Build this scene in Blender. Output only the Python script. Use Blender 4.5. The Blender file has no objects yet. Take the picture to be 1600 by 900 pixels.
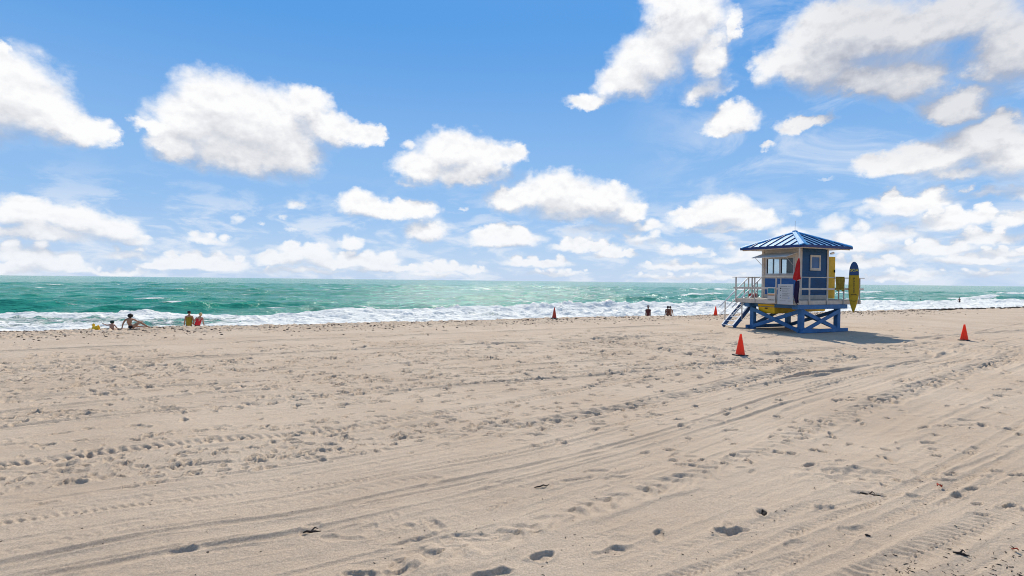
import bpy, bmesh, math, random
import numpy as np
from mathutils import Vector, Matrix, Euler
R = math.radians
SC = bpy.context.scene
COL = SC.collection
random.seed(7)

# ------------------------------------------------------------------ camera
CAM_H = 2.45
cam_data = bpy.data.cameras.new('camera')
cam_data.sensor_width = 36.0
cam_data.lens = 36.0 * 837.0 / 1600.0
cam_data.clip_start = 0.1
cam_data.clip_end = 60000.0
cam = bpy.data.objects.new('camera', cam_data)
COL.objects.link(cam)
cam.location = (0, 0, CAM_H)
cam.rotation_euler = (R(90 - 0.773), R(-0.624), 0)
SC.camera = cam
CAM_M = Matrix.Translation(cam.location) @ cam.rotation_euler.to_matrix().to_4x4()

# ------------------------------------------------------------------ exposure
vs = SC.view_settings
vs.view_transform = 'Standard'
vs.look = 'None'
vs.exposure = 0.0
vs.gamma = 1.0
vs.use_curve_mapping = False
SC.cycles.max_bounces = 8
SC.cycles.use_denoising = True
SC.cycles.filter_width = 1.0
SC.cycles.use_adaptive_sampling = True
SC.cycles.adaptive_threshold = 0.02
SC.cycles.sample_clamp_indirect = 6.0

# ------------------------------------------------------------------ sun
SUN_AZ, SUN_EL = 4.0, 41.0            # degrees; azimuth from +Y towards +X
sd = Vector((math.sin(R(SUN_AZ)) * math.cos(R(SUN_EL)), math.cos(R(SUN_AZ)) * math.cos(R(SUN_EL)), math.sin(R(SUN_EL))))
sun_data = bpy.data.lights.new('sun', 'SUN')
sun_data.energy = 5.0
sun_data.angle = R(0.5)
sun_data.color = (1.0, 0.94, 0.84)
sun = bpy.data.objects.new('sun', sun_data)
COL.objects.link(sun)
sun.rotation_euler = sd.to_track_quat('Z', 'Y').to_euler()
sun.location = (0, 60, 60)

# ------------------------------------------------------------------ world: sky texture with cumulus
LOBES = """
-42.97,13.7,4.02,3.74,1 -40.7,12.26,2.75,2.21,1 -38.68,11.88,2.5,1.42,1 -36.89,11.82,0.87,0.83,1 -45.75,12.6,3.33,4.05,1 -43.61,16.53,0.43,1.13,1
-28.32,15.99,5.02,3.2,1 -26.7,13.69,5.71,2.98,1 -29.1,11.85,3.23,2.05,1 -25.59,11.2,3.88,2.01,1 -24.49,14.83,5.08,3.46,1 -30.89,13.95,4.02,2.47,1
-22.76,12.2,4.06,2.69,1 -26.15,11.44,4.67,2.23,1 -32.37,11.81,2.43,1.76,1 -33.81,13.17,1.88,0.75,1 -19.21,14.83,3.65,1.8,1 -15.98,14.75,2.39,1.22,1
-14.08,14.96,0.9,1.11,1 -21.02,16.99,2.37,1.45,1 -5.6,13.51,4.72,2.43,1 -9.6,11.63,3.64,1.8,1 -2.2,13.28,3.54,1.8,1 -4.56,11.15,4.74,1.57,1
-10.95,13.91,1.31,0.75,0.6 0.25,13.44,1.5,1.16,1 -10.91,9.89,1.97,0.65,0.6 -15.43,7.61,2.66,1.61,1 -12.52,6.88,3.25,0.94,1 -9.9,7.17,1.99,1.19,1
-9.21,5.06,2.53,1.14,1 -22.15,7.36,1.76,0.75,0.55 -26.95,5.71,0.98,0.72,0.45 -23.31,6.05,0.58,0.43,0.4 -25.01,5.22,0.67,0.37,0.4
-22.14,4.99,1.29,0.31,0.35 -42.24,4.82,2.63,1.25,1 -39.1,4.57,2.88,1.32,1 -36.54,3.95,2.21,1.2,1 -41.48,3.28,4.62,0.66,1 -35.19,3.09,1.64,0.48,0.7
-42.05,1.52,2.26,0.8,1 -40.31,0.86,2.19,0.68,1 -43.35,0.48,2.54,0.5,1 -38.68,0.4,2.09,0.31,0.6 -29.59,3.42,2.38,0.51,0.7 -30.86,1.41,3.53,0.72,1
-33.32,0.81,2.15,0.41,1 -28.17,1.26,2.23,0.52,1 -20.82,2.62,2.99,0.78,1 -23.58,1.8,2.59,0.72,1 -18.51,1.74,3.07,0.7,1 -13.98,1.77,2.9,0.72,1
-16.02,2.17,1.9,0.57,1 -16.91,3.78,1.5,0.78,1 -21.53,0.83,5.91,0.37,0.7 -12.81,1.04,3.9,0.38,1 -7.51,1.34,3.36,0.54,1 -3.98,1.05,2.18,0.34,0.7
4.65,9.74,4.74,2.24,1 6.03,8.34,5.39,1.73,1 9.38,8.58,4.31,1.97,1 -0.1,8.59,3.41,1.53,1 6.72,6.97,6.04,0.87,0.8 11.01,9.98,1.32,1.1,0.7
12.68,7.34,1.95,1.05,1 -0.4,4.48,4.1,0.98,1 -2.24,4.13,2.46,0.73,1 8.75,5.4,5.99,0.94,0.5 7.77,3.65,4.02,0.58,1 2.57,1.94,4.23,0.54,1
10.78,2.83,2.64,0.43,1 5.44,0.89,4.06,0.29,0.6 -5.54,7.49,1.08,0.4,0.4 21.11,6.99,3.68,1.63,1 24.32,5.84,2.61,0.84,1 18.52,6.15,2.58,0.83,1
21.43,5.17,5.32,0.5,0.7 17.51,3.31,3.23,0.51,0.8 17.22,1.78,5.11,0.42,0.8 22.65,2.37,3.49,0.54,0.6 13.37,4.37,3.23,0.57,0.6 17.49,24.45,4.63,3.21,1
14.4,21.99,4.46,2.71,1 11.71,20.17,3.26,1.99,1 7.91,18.49,3.01,0.91,1 20.1,21.44,2.4,2.48,1 19.42,18.7,3.33,1.38,0.8 22.07,23.88,0.93,1.57,1
16.83,26.88,3.42,1.54,1 22.32,15.88,2.62,1.4,1 21.45,15.26,2.48,0.77,1 28.44,14.75,2.74,0.67,1 25.05,13.05,1.01,0.47,0.6 30.01,19.49,3.57,3.13,1
27.39,20.18,2.68,2.23,1 24.94,19.74,1.68,1.85,0.7 32.94,20.97,5.75,3.38,1 38.3,20.71,5.46,2.33,1 35.78,17.16,4.04,2.32,1 29.95,22.56,4.08,2,1
42.29,17.64,2.98,3.19,1 39.24,14.52,3.07,1.38,1 32.28,17.54,2.92,1.46,1 41.27,11.71,3.67,1.87,1 37.64,10.72,3.51,1.46,1 34.44,10.73,2.32,1.19,1
42.8,10.26,2.65,2.18,1 42.01,12.8,1.96,1.15,1 39.74,9.28,3.72,0.82,0.8 36.84,7.18,3.15,0.85,1 35.52,6.52,4.17,0.87,0.6 39.81,5.59,2.91,0.67,1
32.76,3.45,3,0.74,1 35.1,4.39,4.21,0.72,0.6 41.87,3.88,2.35,0.66,1 38.2,3.11,3.04,0.62,1 42.88,5.35,1.1,0.69,1 40.66,2.06,3.23,0.41,1
33.37,1.91,3.44,0.53,1 42.56,2.63,1.93,0.4,1 24.36,2.95,3.4,0.63,0.6 29.01,2.11,3.14,0.6,0.6 36.95,1,3.5,0.35,0.6 27.62,6.54,0.86,0.72,0.4
30.18,9.87,1.33,0.34,0.3 14,5.62,2.89,0.76,0.7 15.98,0.61,4.42,0.38,0.7 4.08,0.79,4.08,0.34,0.7 20.91,0.65,4.18,0.37,0.6 27.12,4.15,2.17,1.21,0.7
30.76,5.51,2.02,1.16,0.6 39,5.14,2.48,0.61,0.7 35.16,0.68,4.12,0.32,0.7 41.46,0.9,2.69,0.33,0.7 43.21,7.29,1.09,0.98,0.6 30.82,1.57,2.52,0.42,0.7
10.73,6.45,3.95,0.76,0.6 -8.17,0.65,4.02,0.34,0.7 -35.64,1.87,2.26,0.56,0.7 -36.53,0.33,3.1,0.32,0.7 41.54,7.29,2.3,0.51,0.6 -13.94,7.52,1.33,0.84,1
-11.25,7.49,1.44,0.91,1 -44.21,3.53,0.65,0.57,1 -41.83,3.77,1.02,0.86,1 -38.71,4.05,0.68,0.55,1 -35.94,3.51,0.57,0.44,0.7 -34.58,3.54,0.65,0.49,0.7
-43.13,2.15,0.87,0.75,1 -41.36,2.34,0.74,0.62,1 -41.11,1.49,0.8,0.67,1 -39.37,1.4,0.88,0.72,1 -44.33,0.95,0.5,0.44,1 -43.07,0.8,0.52,0.44,1
-42.32,0.89,0.65,0.55,1 -39.59,0.62,0.3,0.24,0.6 -38.75,0.65,0.39,0.32,0.6 -37.61,0.69,0.39,0.31,0.6 -30.43,3.9,0.74,0.54,0.7
-29.47,3.92,0.67,0.48,0.7 -28.11,3.92,0.67,0.48,0.7 -32.32,2.05,0.75,0.55,1 -30.79,1.83,0.99,0.72,1 -28.77,1.9,0.99,0.71,1 -34.15,1.05,0.47,0.36,1
-33.44,1.21,0.66,0.5,1 -32.56,1.07,0.54,0.41,1 -28.83,1.75,0.64,0.46,1 -27.04,1.83,0.63,0.45,1 -22.06,3.24,0.84,0.57,1 -20.15,3.23,1.02,0.68,1
-24.42,2.19,0.84,0.58,1 -22.36,2.57,0.86,0.58,1 -19.27,2.27,0.98,0.65,1 -17.39,2.36,1.04,0.69,1 -14.97,2.47,1.08,0.7,1 -12.93,2.44,1,0.64,1
-16.85,2.74,0.7,0.46,1 -15.33,2.51,0.82,0.53,1 -24.45,0.99,0.45,0.31,0.7 -21.33,1.05,0.63,0.43,0.7 -18.41,1.22,0.47,0.31,0.7 -14.83,1.36,0.53,0.35,1
-13.34,1.37,0.51,0.33,1 -10.39,1.38,0.43,0.27,1 -9.03,1.71,0.68,0.43,1 -7.69,1.79,0.87,0.55,1 -6.09,1.86,0.72,0.45,1 -5.33,1.34,0.44,0.28,0.7
-4.11,1.37,0.53,0.33,0.7 -3.1,1.32,0.43,0.27,0.7 4.13,7.59,1.04,0.64,0.8 6.42,7.64,1.73,1.08,0.8 10.21,7.57,0.94,0.59,0.8 -1.71,5.22,1.72,1.07,1
0.74,5.28,1.27,0.79,1 -3.35,4.82,1.16,0.72,1 -1.59,4.84,1.04,0.65,1 5.99,4.07,0.92,0.58,1 7.33,4.2,0.9,0.56,1 9.42,4.09,0.76,0.49,1
0.43,2.46,0.7,0.44,1 2.14,2.48,0.73,0.46,1 5.05,2.37,0.82,0.52,1 9.84,3.12,0.75,0.48,1 10.96,3.21,0.84,0.54,1 12.05,3.15,0.53,0.34,1
3.16,1.12,0.31,0.2,0.6 5.19,1.06,0.57,0.36,0.6 7.85,1.21,0.4,0.25,0.6 23.66,6.57,1.44,0.97,1 24.88,6.35,1.35,0.92,1 17.43,6.85,1.22,0.79,1
19.37,6.83,1.39,0.91,1 18.57,5.73,0.58,0.38,0.7 21.39,5.54,0.93,0.62,0.7 23.49,5.59,0.67,0.45,0.7 15.63,3.84,0.72,0.47,0.8 17.79,3.6,0.95,0.63,0.8
19.16,3.59,0.74,0.49,0.8 14.38,2.12,0.49,0.32,0.8 17.1,2.18,0.71,0.46,0.8 18.92,2.04,0.48,0.32,0.8 20.55,2.94,0.54,0.36,0.6 23,2.8,0.7,0.48,0.6
24.12,2.75,0.64,0.44,0.6 11.94,4.8,0.82,0.52,0.6 13.08,4.73,0.89,0.57,0.6 14.96,4.78,0.81,0.53,0.6 35.28,7.94,0.85,0.64,1 38.04,7.7,1.08,0.85,1
33.84,7.3,1.13,0.84,0.6 35.35,7.31,1.26,0.95,0.6 37.37,7.05,1.02,0.8,0.6 38.15,6.31,0.72,0.57,1 39.44,6.13,0.86,0.69,1 41.47,5.96,0.75,0.62,1
32.01,3.98,1.12,0.83,1 33.79,4.12,0.76,0.57,1 33.22,5.15,1.01,0.76,0.6 35.29,4.98,1.13,0.86,0.6 36.6,4.72,0.87,0.68,0.6 40.75,4.32,0.78,0.65,1
42.42,4.5,0.63,0.53,1 36.41,3.77,0.52,0.41,1 37.86,3.66,0.95,0.75,1 39.9,3.56,0.71,0.58,1 39.36,2.47,0.38,0.3,1 40.67,2.31,0.6,0.5,1
42.39,2.27,0.46,0.39,1 31.5,2.45,0.63,0.47,1 33.1,2.28,0.67,0.5,1 35.09,2.29,0.63,0.49,1 41.54,2.96,0.39,0.32,1 42.51,2.95,0.43,0.36,1
43.72,2.96,0.34,0.3,1 22.36,3.55,0.82,0.55,0.6 24.53,3.44,1,0.69,0.6 26.11,3.31,0.86,0.6,0.6 27.1,2.74,0.76,0.54,0.6 29.02,2.65,0.91,0.66,0.6
30.22,2.49,0.67,0.49,0.6 35.32,1.24,0.38,0.29,0.6 37.13,1.25,0.58,0.46,0.6 38.78,1.34,0.34,0.28,0.6 13.02,6.13,1,0.64,0.7 14.63,6.17,1.16,0.75,0.7
13.41,0.86,0.45,0.29,0.7 16.33,1.01,0.53,0.35,0.7 18.05,0.92,0.51,0.34,0.7 2.51,1.06,0.57,0.36,0.7 4.06,1.13,0.67,0.42,0.7 5.92,1.16,0.52,0.33,0.7
18.83,0.89,0.42,0.28,0.6 21.16,1.03,0.64,0.43,0.6 23.29,0.9,0.38,0.26,0.6 37.6,5.78,0.56,0.44,0.7 39.25,5.54,0.93,0.75,0.7 40.41,5.51,0.54,0.44,0.7
33.42,0.87,0.32,0.24,0.7 35.55,0.91,0.4,0.31,0.7 37.18,0.86,0.36,0.29,0.7 40,1.17,0.34,0.28,0.7 41.23,1.24,0.44,0.37,0.7 42.64,1.1,0.34,0.29,0.7
29.42,1.83,0.52,0.38,0.7 31.1,1.82,0.71,0.52,0.7 32.32,1.95,0.42,0.31,0.7 9.1,7.14,1,0.63,0.6 10.9,6.97,1.49,0.94,0.6 12.89,7.09,1.16,0.74,0.6
-10.05,0.9,0.38,0.25,0.7 -8.35,0.95,0.64,0.41,0.7 -6.16,0.98,0.4,0.25,0.7 -36.36,2.39,0.58,0.45,0.7 -34.72,2.48,0.56,0.43,0.7 -38.3,0.58,0.29,0.23,0.7
-36.45,0.6,0.46,0.36,0.7 -35.06,0.56,0.33,0.26,0.7 40.12,7.9,0.55,0.45,0.6 41.56,7.65,0.75,0.62,0.6 42.47,7.68,0.51,0.42,0.6
"""
NMAIN = 142
world = bpy.data.worlds.new('World')
SC.world = world
world.use_nodes = True
wt = world.node_tree
wt.nodes.clear()


class NT:
    """small helper for building node trees"""
    def __init__(self, tree):
        self.t = tree

    def n(self, kind, **kw):
        nd = self.t.nodes.new(kind)
        for k, v in kw.items():
            setattr(nd, k, v)
        return nd

    def link(self, a, b):
        self.t.links.new(a, b)

    def put(self, sock, v):
        if hasattr(v, 'is_linked'):
            self.t.links.new(v, sock)
        else:
            sock.default_value = v

    def m(self, op, a, b=0.0, c=0.0, clamp=False):
        nd = self.n('ShaderNodeMath', operation=op, use_clamp=clamp)
        self.put(nd.inputs[0], a)
        self.put(nd.inputs[1], b)
        self.put(nd.inputs[2], c)
        return nd.outputs[0]

    def v(self, op, a, b=(0, 0, 0), c=(0, 0, 0), out=0):
        nd = self.n('ShaderNodeVectorMath', operation=op)
        self.put(nd.inputs[0], a)
        self.put(nd.inputs[1], b)
        if op == 'MULTIPLY_ADD':
            self.put(nd.inputs[2], c)
        return nd.outputs[1 if out == 1 else 0]

    def scale(self, a, s):
        nd = self.n('ShaderNodeVectorMath', operation='SCALE')
        self.put(nd.inputs[0], a)
        self.put(nd.inputs[3], s)
        return nd.outputs[0]

    def ss(self, x, lo, hi, a=0.0, b=1.0):
        nd = self.n('ShaderNodeMapRange', interpolation_type='SMOOTHSTEP')
        self.put(nd.inputs[0], x)
        self.put(nd.inputs[1], lo)
        self.put(nd.inputs[2], hi)
        nd.inputs[3].default_value = a
        nd.inputs[4].default_value = b
        return nd.outputs[0]

    def noise(self, vec, scale, detail=4.0, rough=0.55, color=False, dims='3D', dist=0.0):
        nd = self.n('ShaderNodeTexNoise', noise_dimensions=dims)
        if vec is not None:
            self.put(nd.inputs['Vector'], vec)
        nd.inputs['Scale'].default_value = scale
        nd.inputs['Detail'].default_value = detail
        nd.inputs['Roughness'].default_value = rough
        nd.inputs['Distortion'].default_value = dist
        return nd.outputs['Color' if color else 'Fac']

    def mix(self, f, a, b, kind='MIX'):
        nd = self.n('ShaderNodeMix', data_type='RGBA', blend_type=kind)
        self.put(nd.inputs[0], f)
        self.put(nd.inputs[6], a)
        self.put(nd.inputs[7], b)
        return nd.outputs[2]


def build_world():
    N = NT(wt)
    geo = N.n('ShaderNodeTexCoord').outputs['Generated']
    sep = N.n('ShaderNodeSeparateXYZ')
    N.link(geo, sep.inputs[0])
    az = N.m('MULTIPLY', N.m('ARCTAN2', sep.outputs[0], sep.outputs[1]), 180 / math.pi)
    el = N.m('MULTIPLY', N.m('ARCSINE', sep.outputs[2]), 180 / math.pi)
    comb = N.n('ShaderNodeCombineXYZ')
    N.link(az, comb.inputs[0])
    N.link(el, comb.inputs[1])
    p0 = comb.outputs[0]
    lob = [tuple(float(q) for q in e.split(',')) for e in LOBES.split()]
    hi_amp = N.ss(el, 1.0, 11.0, 0.52, 1.0)          # clouds further off look smaller
    behind = N.m('MAXIMUM', N.ss(N.m('ABSOLUTE', az), 52.0, 64.0), N.ss(el, 33.0, 41.0))  # made-up cloud outside the view, added to whiten the fill light

    def field(off, lobes, soft):
        if off:
            cb = N.n('ShaderNodeCombineXYZ')
            N.link(N.m('MULTIPLY', hi_amp, off), cb.inputs[1])
            p = N.v('ADD', p0, cb.outputs[0])
        else:
            p = p0
        nv = N.v('MULTIPLY', p, (1.0, 1.25, 1.0))
        w1 = N.v('SUBTRACT', N.noise(nv, 0.16, 3.0, 0.5, True), (0.5, 0.5, 0.5))
        w2 = N.v('SUBTRACT', N.noise(nv, 0.60, 7.0, 0.60, True), (0.5, 0.5, 0.5))
        warp = N.v('ADD', N.scale(w1, N.m('MULTIPLY', hi_amp, 2.6)), N.scale(w2, N.m('MULTIPLY', hi_amp, 3.0)))
        q = N.v('ADD', p, N.v('MULTIPLY', warp, (1.0, 0.8, 0.0)))
        acc = -3.0
        for (a, e, ra, re, w) in lobes:
            t = N.v('MULTIPLY_ADD', q, (1 / ra, 1 / re, 0.0), (-a / ra, -e / re, 0.0))
            dd = N.v('DOT_PRODUCT', t, t, out=1)
            acc = N.m('SMOOTH_MAX', acc, N.m('SUBTRACT', w, N.m('MULTIPLY', dd, 0.86)), soft)
        nb = N.noise(nv, 0.055, 7.0, 0.55)
        acc = N.m('MAXIMUM', acc, N.m('SUBTRACT', N.m('MULTIPLY', behind, N.m('MULTIPLY', N.m('SUBTRACT', nb, 0.44), 8.0)), 0.9))
        return acc, w2

    F0, wn = field(0.0, lob, 0.55)
    F1, _ = field(2.3, [l for l in lob[:NMAIN] if l[2] > 0.9], 0.95)
    alpha = N.ss(F0, 0.0, 0.0)
    alpha.node.inputs[1].default_value = -0.10
    N.link(N.ss(N.m('SUBTRACT', F1, F0), -0.3, 0.8, 0.72, 1.5), alpha.node.inputs[2])
    # how much cloud stands above this point decides how much sun reaches it
    S = N.m('SUBTRACT', F1, F0)
    shade = N.ss(S, -0.55, 0.85)
    core = N.ss(F0, -0.05, 0.42)
    sepn = N.n('ShaderNodeSeparateXYZ')
    N.link(wn, sepn.inputs[0])
    sh = N.m('ADD', N.m('MULTIPLY', N.m('MULTIPLY', shade, core), 1.0), N.m('MULTIPLY', N.m('ADD', sepn.outputs[2], N.m('SUBTRACT', N.noise(N.v('MULTIPLY', p0, (0.9, 1.3, 1.0)), 1.0, 6.0, 0.6), 0.5)), 0.42), clamp=True)
    # relief of the billows, lit from above
    def billow(off):
        cb = N.n('ShaderNodeCombineXYZ')
        N.link(N.m('MULTIPLY', hi_amp, off), cb.inputs[1])
        return N.noise(N.v('MULTIPLY', N.v('ADD', p0, cb.outputs[0]), (0.52, 0.66, 1.0)), 1.0, 5.0, 0.55)
    rel = N.m('MULTIPLY', N.m('SUBTRACT', billow(0.55), billow(0.0)), 0.75)
    sh = N.m('ADD', sh, N.m('MULTIPLY', rel, core), clamp=True)
    # the big cloud bank on the right is greyer
    bank = N.m('MULTIPLY', N.m('MULTIPLY', N.ss(az, 22.0, 34.0), N.ss(el, 8.0, 14.0)), 0.42)
    sh = N.m('ADD', sh, N.m('MULTIPLY', bank, core), clamp=True)
    cc = N.mix(sh, (1.01, 1.005, 1.0, 1), (0.46, 0.485, 0.56, 1))
    cc = N.mix(N.m('MULTIPLY', behind, 0.45), cc, (0.40, 0.42, 0.46, 1))  # those added clouds are greyed to lower the fill light
    lowhaze = N.ss(el, 0.0, 8.0, 0.38, 0.0)
    cc = N.mix(lowhaze, cc, (0.72, 0.80, 0.93, 1))

    sky = N.n('ShaderNodeTexSky', sky_type='NISHITA')
    sky.sun_disc = False
    sky.sun_elevation = R(SUN_EL)
    sky.sun_rotation = R(SUN_AZ)
    sky.altitude = 0.0
    sky.air_density = 1.0
    sky.dust_density = 0.2
    sky.ozone_density = 2.0
    hs = N.n('ShaderNodeHueSaturation')
    hs.inputs['Saturation'].default_value = 1.25
    hs.inputs['Value'].default_value = 1.0
    N.link(sky.outputs[0], hs.inputs['Color'])
    # clear tropical air: blue right down to the sea
    band = N.mix(N.ss(el, 0.0, 9.0), (5.0, 6.6, 9.0, 1), (2.9, 5.2, 8.7, 1))
    band = N.mix(N.ss(el, 7.0, 27.0), band, (1.0, 3.45, 7.9, 1))
    band = N.mix(N.ss(el, 28.0, 75.0), band, (0.50, 1.55, 3.9, 1))  # sky above the view dimmed by colour to lower the fill light
    skyc = N.mix(0.93, hs.outputs[0], band)
    b1 = N.n('ShaderNodeBackground')
    b1.inputs['Strength'].default_value = 0.10
    b2 = N.n('ShaderNodeBackground')
    b2.inputs['Strength'].default_value = 1.0
    N.link(cc, b2.inputs['Color'])
    # thin far cloud low over the sea
    lowv = N.v('MULTIPLY', p0, (0.22, 0.62, 1.0))
    veil = N.m('MULTIPLY', N.ss(N.noise(lowv, 1.0, 6.0, 0.58, dist=0.4), 0.44, 0.64), N.m('MULTIPLY', N.ss(el, 11.0, 4.0), 0.70))
    wv = N.noise(N.v('MULTIPLY', p0, (0.10, 0.20, 1.0)), 1.0, 6.0, 0.62, dist=0.8)
    veil2 = N.m('MULTIPLY', N.ss(wv, 0.44, 0.68), N.m('MULTIPLY', N.ss(az, 10.0, 26.0), 0.55))
    veil = N.m('MAXIMUM', veil, veil2)
    skyv = N.mix(veil, skyc, (8.2, 8.7, 9.5, 1))
    N.link(skyv, b1.inputs['Color'])
    mx = N.n('ShaderNodeMixShader')
    N.link(N.m('MULTIPLY', alpha, 0.97), mx.inputs[0])
    N.link(b1.outputs[0], mx.inputs[1])
    N.link(b2.outputs[0], mx.inputs[2])
    out = N.n('ShaderNodeOutputWorld')
    N.link(mx.outputs[0], out.inputs['Surface'])


build_world()
world.cycles.sampling_method = 'MANUAL'
world.cycles.sample_map_resolution = 256


# ------------------------------------------------------------------ helpers
def ray(px, py):
    """direction through a pixel of the 1600 x 900 photograph"""
    d = Vector(((px - 800) / 837.0, (450 - py) / 837.0, -1.0))
    return (CAM_M.to_3x3() @ d).normalized()


def at(px, py, z=0.0):
    d = ray(px, py)
    k = (z - CAM_H) / d.z
    return Vector((d.x * k, d.y * k, z))


def tag(o, label=None, cat=None, group=None, kind=None):
    if label:
        o['label'] = label
    if cat:
        o['category'] = cat
    if group:
        o['group'] = group
    if kind:
        o['kind'] = kind
    return o


def empty(name, loc=(0, 0, 0), rz=0.0):
    o = bpy.data.objects.new(name, None)
    COL.objects.link(o)
    o.location = loc
    o.rotation_euler = (0, 0, rz)
    o.empty_display_size = 0.2
    return o


def copy_tree(o, parent=None):
    c = o.copy()
    COL.objects.link(c)
    c.parent = parent
    for ch in list(o.children):
        copy_tree(ch, c)
    return c


def obj_from(name, verts, faces, mat=None, parent=None, smooth=False):
    me = bpy.data.meshes.new(name)
    me.from_pydata([tuple(v) for v in verts], [], faces)
    me.update()
    o = bpy.data.objects.new(name, me)
    COL.objects.link(o)
    if mat:
        me.materials.append(mat)
    if parent:
        o.parent = parent
    if smooth:
        for p in me.polygons:
            p.use_smooth = True
    return o


class MB:
    def __init__(self):
        self.v, self.f = [], []

    def add(self, vs_, fs_):
        k = len(self.v)
        self.v += [Vector(q) for q in vs_]
        self.f += [[k + i for i in f] for f in fs_]
        return self

    def box(self, x0, x1, y0, y1, z0, z1):
        return self.add([(x0, y0, z0), (x1, y0, z0), (x1, y1, z0), (x0, y1, z0), (x0, y0, z1), (x1, y0, z1), (x1, y1, z1), (x0, y1, z1)],
                        [(0, 3, 2, 1), (4, 5, 6, 7), (0, 1, 5, 4), (1, 2, 6, 5), (2, 3, 7, 6), (3, 0, 4, 7)])

    def bar(self, a, b, w, h, up=(0, 0, 1)):
        """square section beam from a to b: w sideways, h along up"""
        a, b = Vector(a), Vector(b)
        d = (b - a).normalized()
        u = Vector(up)
        s = d.cross(u)
        if s.length < 1e-4:
            s = d.cross(Vector((1, 0, 0)))
        s.normalize()
        u = s.cross(d).normalized()
        s, u = s * (w / 2), u * (h / 2)
        vs_ = [a - s - u, a + s - u, a + s + u, a - s + u, b - s - u, b + s - u, b + s + u, b - s + u]
        return self.add(vs_, [(0, 1, 2, 3), (7, 6, 5, 4), (0, 4, 5, 1), (1, 5, 6, 2), (2, 6, 7, 3), (3, 7, 4, 0)])

    def tube(self, pts, r, n=8, cap=True):
        pts = [Vector(p) for p in pts]
        rs = r if isinstance(r, (list, tuple)) else [r] * len(pts)
        k = len(self.v)
        prev = None
        for i, p in enumerate(pts):
            d = (pts[min(i + 1, len(pts) - 1)] - pts[max(i - 1, 0)]).normalized()
            ref = Vector((0, 0, 1)) if abs(d.z) < 0.9 else Vector((1, 0, 0))
            s = d.cross(ref).normalized()
            if prev is not None and s.dot(prev) < 0:
                s = -s
            prev = s
            u = s.cross(d)
            for j in range(n):
                a = 2 * math.pi * j / n
                self.v.append(p + (s * math.cos(a) + u * math.sin(a)) * rs[i])
        for i in range(len(pts) - 1):
            for j in range(n):
                a, b = k + i * n + j, k + i * n + (j + 1) % n
                self.f.append([a, b, b + n, a + n])
        if cap:
            self.f.append([k + j for j in range(n)][::-1])
            e = k + (len(pts) - 1) * n
            self.f.append([e + j for j in range(n)])
        return self

    def ball(self, c, rx, ry=None, rz=None, n=10, m=7):
        ry = rx if ry is None else ry
        rz = rx if rz is None else rz
        k = len(self.v)
        c = Vector(c)
        self.v.append(c + Vector((0, 0, rz)))
        for i in range(1, m):
            th = math.pi * i / m
            for j in range(n):
                ph = 2 * math.pi * j / n
                self.v.append(c + Vector((rx * math.sin(th) * math.cos(ph), ry * math.sin(th) * math.sin(ph), rz * math.cos(th))))
        self.v.append(c - Vector((0, 0, rz)))
        e = len(self.v) - 1
        for j in range(n):
            self.f.append([k, k + 1 + j, k + 1 + (j + 1) % n])
            self.f.append([e, e - n + (j + 1) % n, e - n + j])
        for i in range(m - 2):
            for j in range(n):
                a, b = k + 1 + i * n + j, k + 1 + i * n + (j + 1) % n
                self.f.append([a, a + n, b + n, b])
        return self

    def lathe(self, prof, c=(0, 0, 0), n=24):
        k = len(self.v)
        c = Vector(c)
        for (r, z) in prof:
            for j in range(n):
                a = 2 * math.pi * j / n
                self.v.append(c + Vector((r * math.cos(a), r * math.sin(a), z)))
        for i in range(len(prof) - 1):
            for j in range(n):
                a, b = k + i * n + j, k + i * n + (j + 1) % n
                self.f.append([a, b, b + n, a + n])
        return self

    def build(self, name, mat=None, parent=None, bevel=0.0, smooth=False):
        o = obj_from(name, self.v, self.f, mat, parent, smooth)
        if bevel:
            b = o.modifiers.new('bevel', 'BEVEL')
            b.width = bevel
            b.segments = 2
            b.limit_method = 'ANGLE'
        return o


# ------------------------------------------------------------------ materials
def mat_new(name):
    m = bpy.data.materials.new(name)
    m.use_nodes = True
    m.node_tree.nodes.clear()
    N = NT(m.node_tree)
    b = N.n('ShaderNodeBsdfPrincipled')
    o = N.n('ShaderNodeOutputMaterial')
    N.link(b.outputs[0], o.inputs[0])
    return m, N, b


def paint(name, col, rough=0.5, var=0.18, wear=None, wear_amt=0.35, grain=None, bump=0.15, scale=3.0, spec=0.3):
    """painted or weathered surface: base colour with blotches, fine dirt and optional worn patches"""
    m, N, b = mat_new(name)
    tc = N.n('ShaderNodeTexCoord').outputs['Object']
    n1 = N.noise(tc, scale, 5.0, 0.6)
    c1 = tuple(max(0, c * (1 - var)) for c in col) + (1,)
    c2 = tuple(min(1, c * (1 + var)) for c in col) + (1,)
    c = N.mix(N.ss(n1, 0.3, 0.7), c1, c2)
    vec = tc
    if grain:
        vec = N.v('MULTIPLY', tc, grain)
    n2 = N.noise(vec, 9.0, 6.0, 0.65)
    if wear:
        c = N.mix(N.m('MULTIPLY', N.ss(n2, 0.56, 0.70), wear_amt), c, tuple(wear) + (1,))
    N.link(c, b.inputs['Base Color'])
    b.inputs['Specular IOR Level'].default_value = spec
    N.put(b.inputs['Roughness'], N.ss(n2, 0.2, 0.8, max(0.05, rough - 0.1), min(1, rough + 0.12)))
    bp = N.n('ShaderNodeBump')
    bp.inputs['Strength'].default_value = bump
    bp.inputs['Distance'].default_value = 0.01
    N.link(n2, bp.inputs['Height'])
    N.link(bp.outputs[0], b.inputs['Normal'])
    return m


def cloth(name, col, rough=0.9, var=0.15):
    return paint(name, col, rough, var, bump=0.25, scale=6.0)


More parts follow.
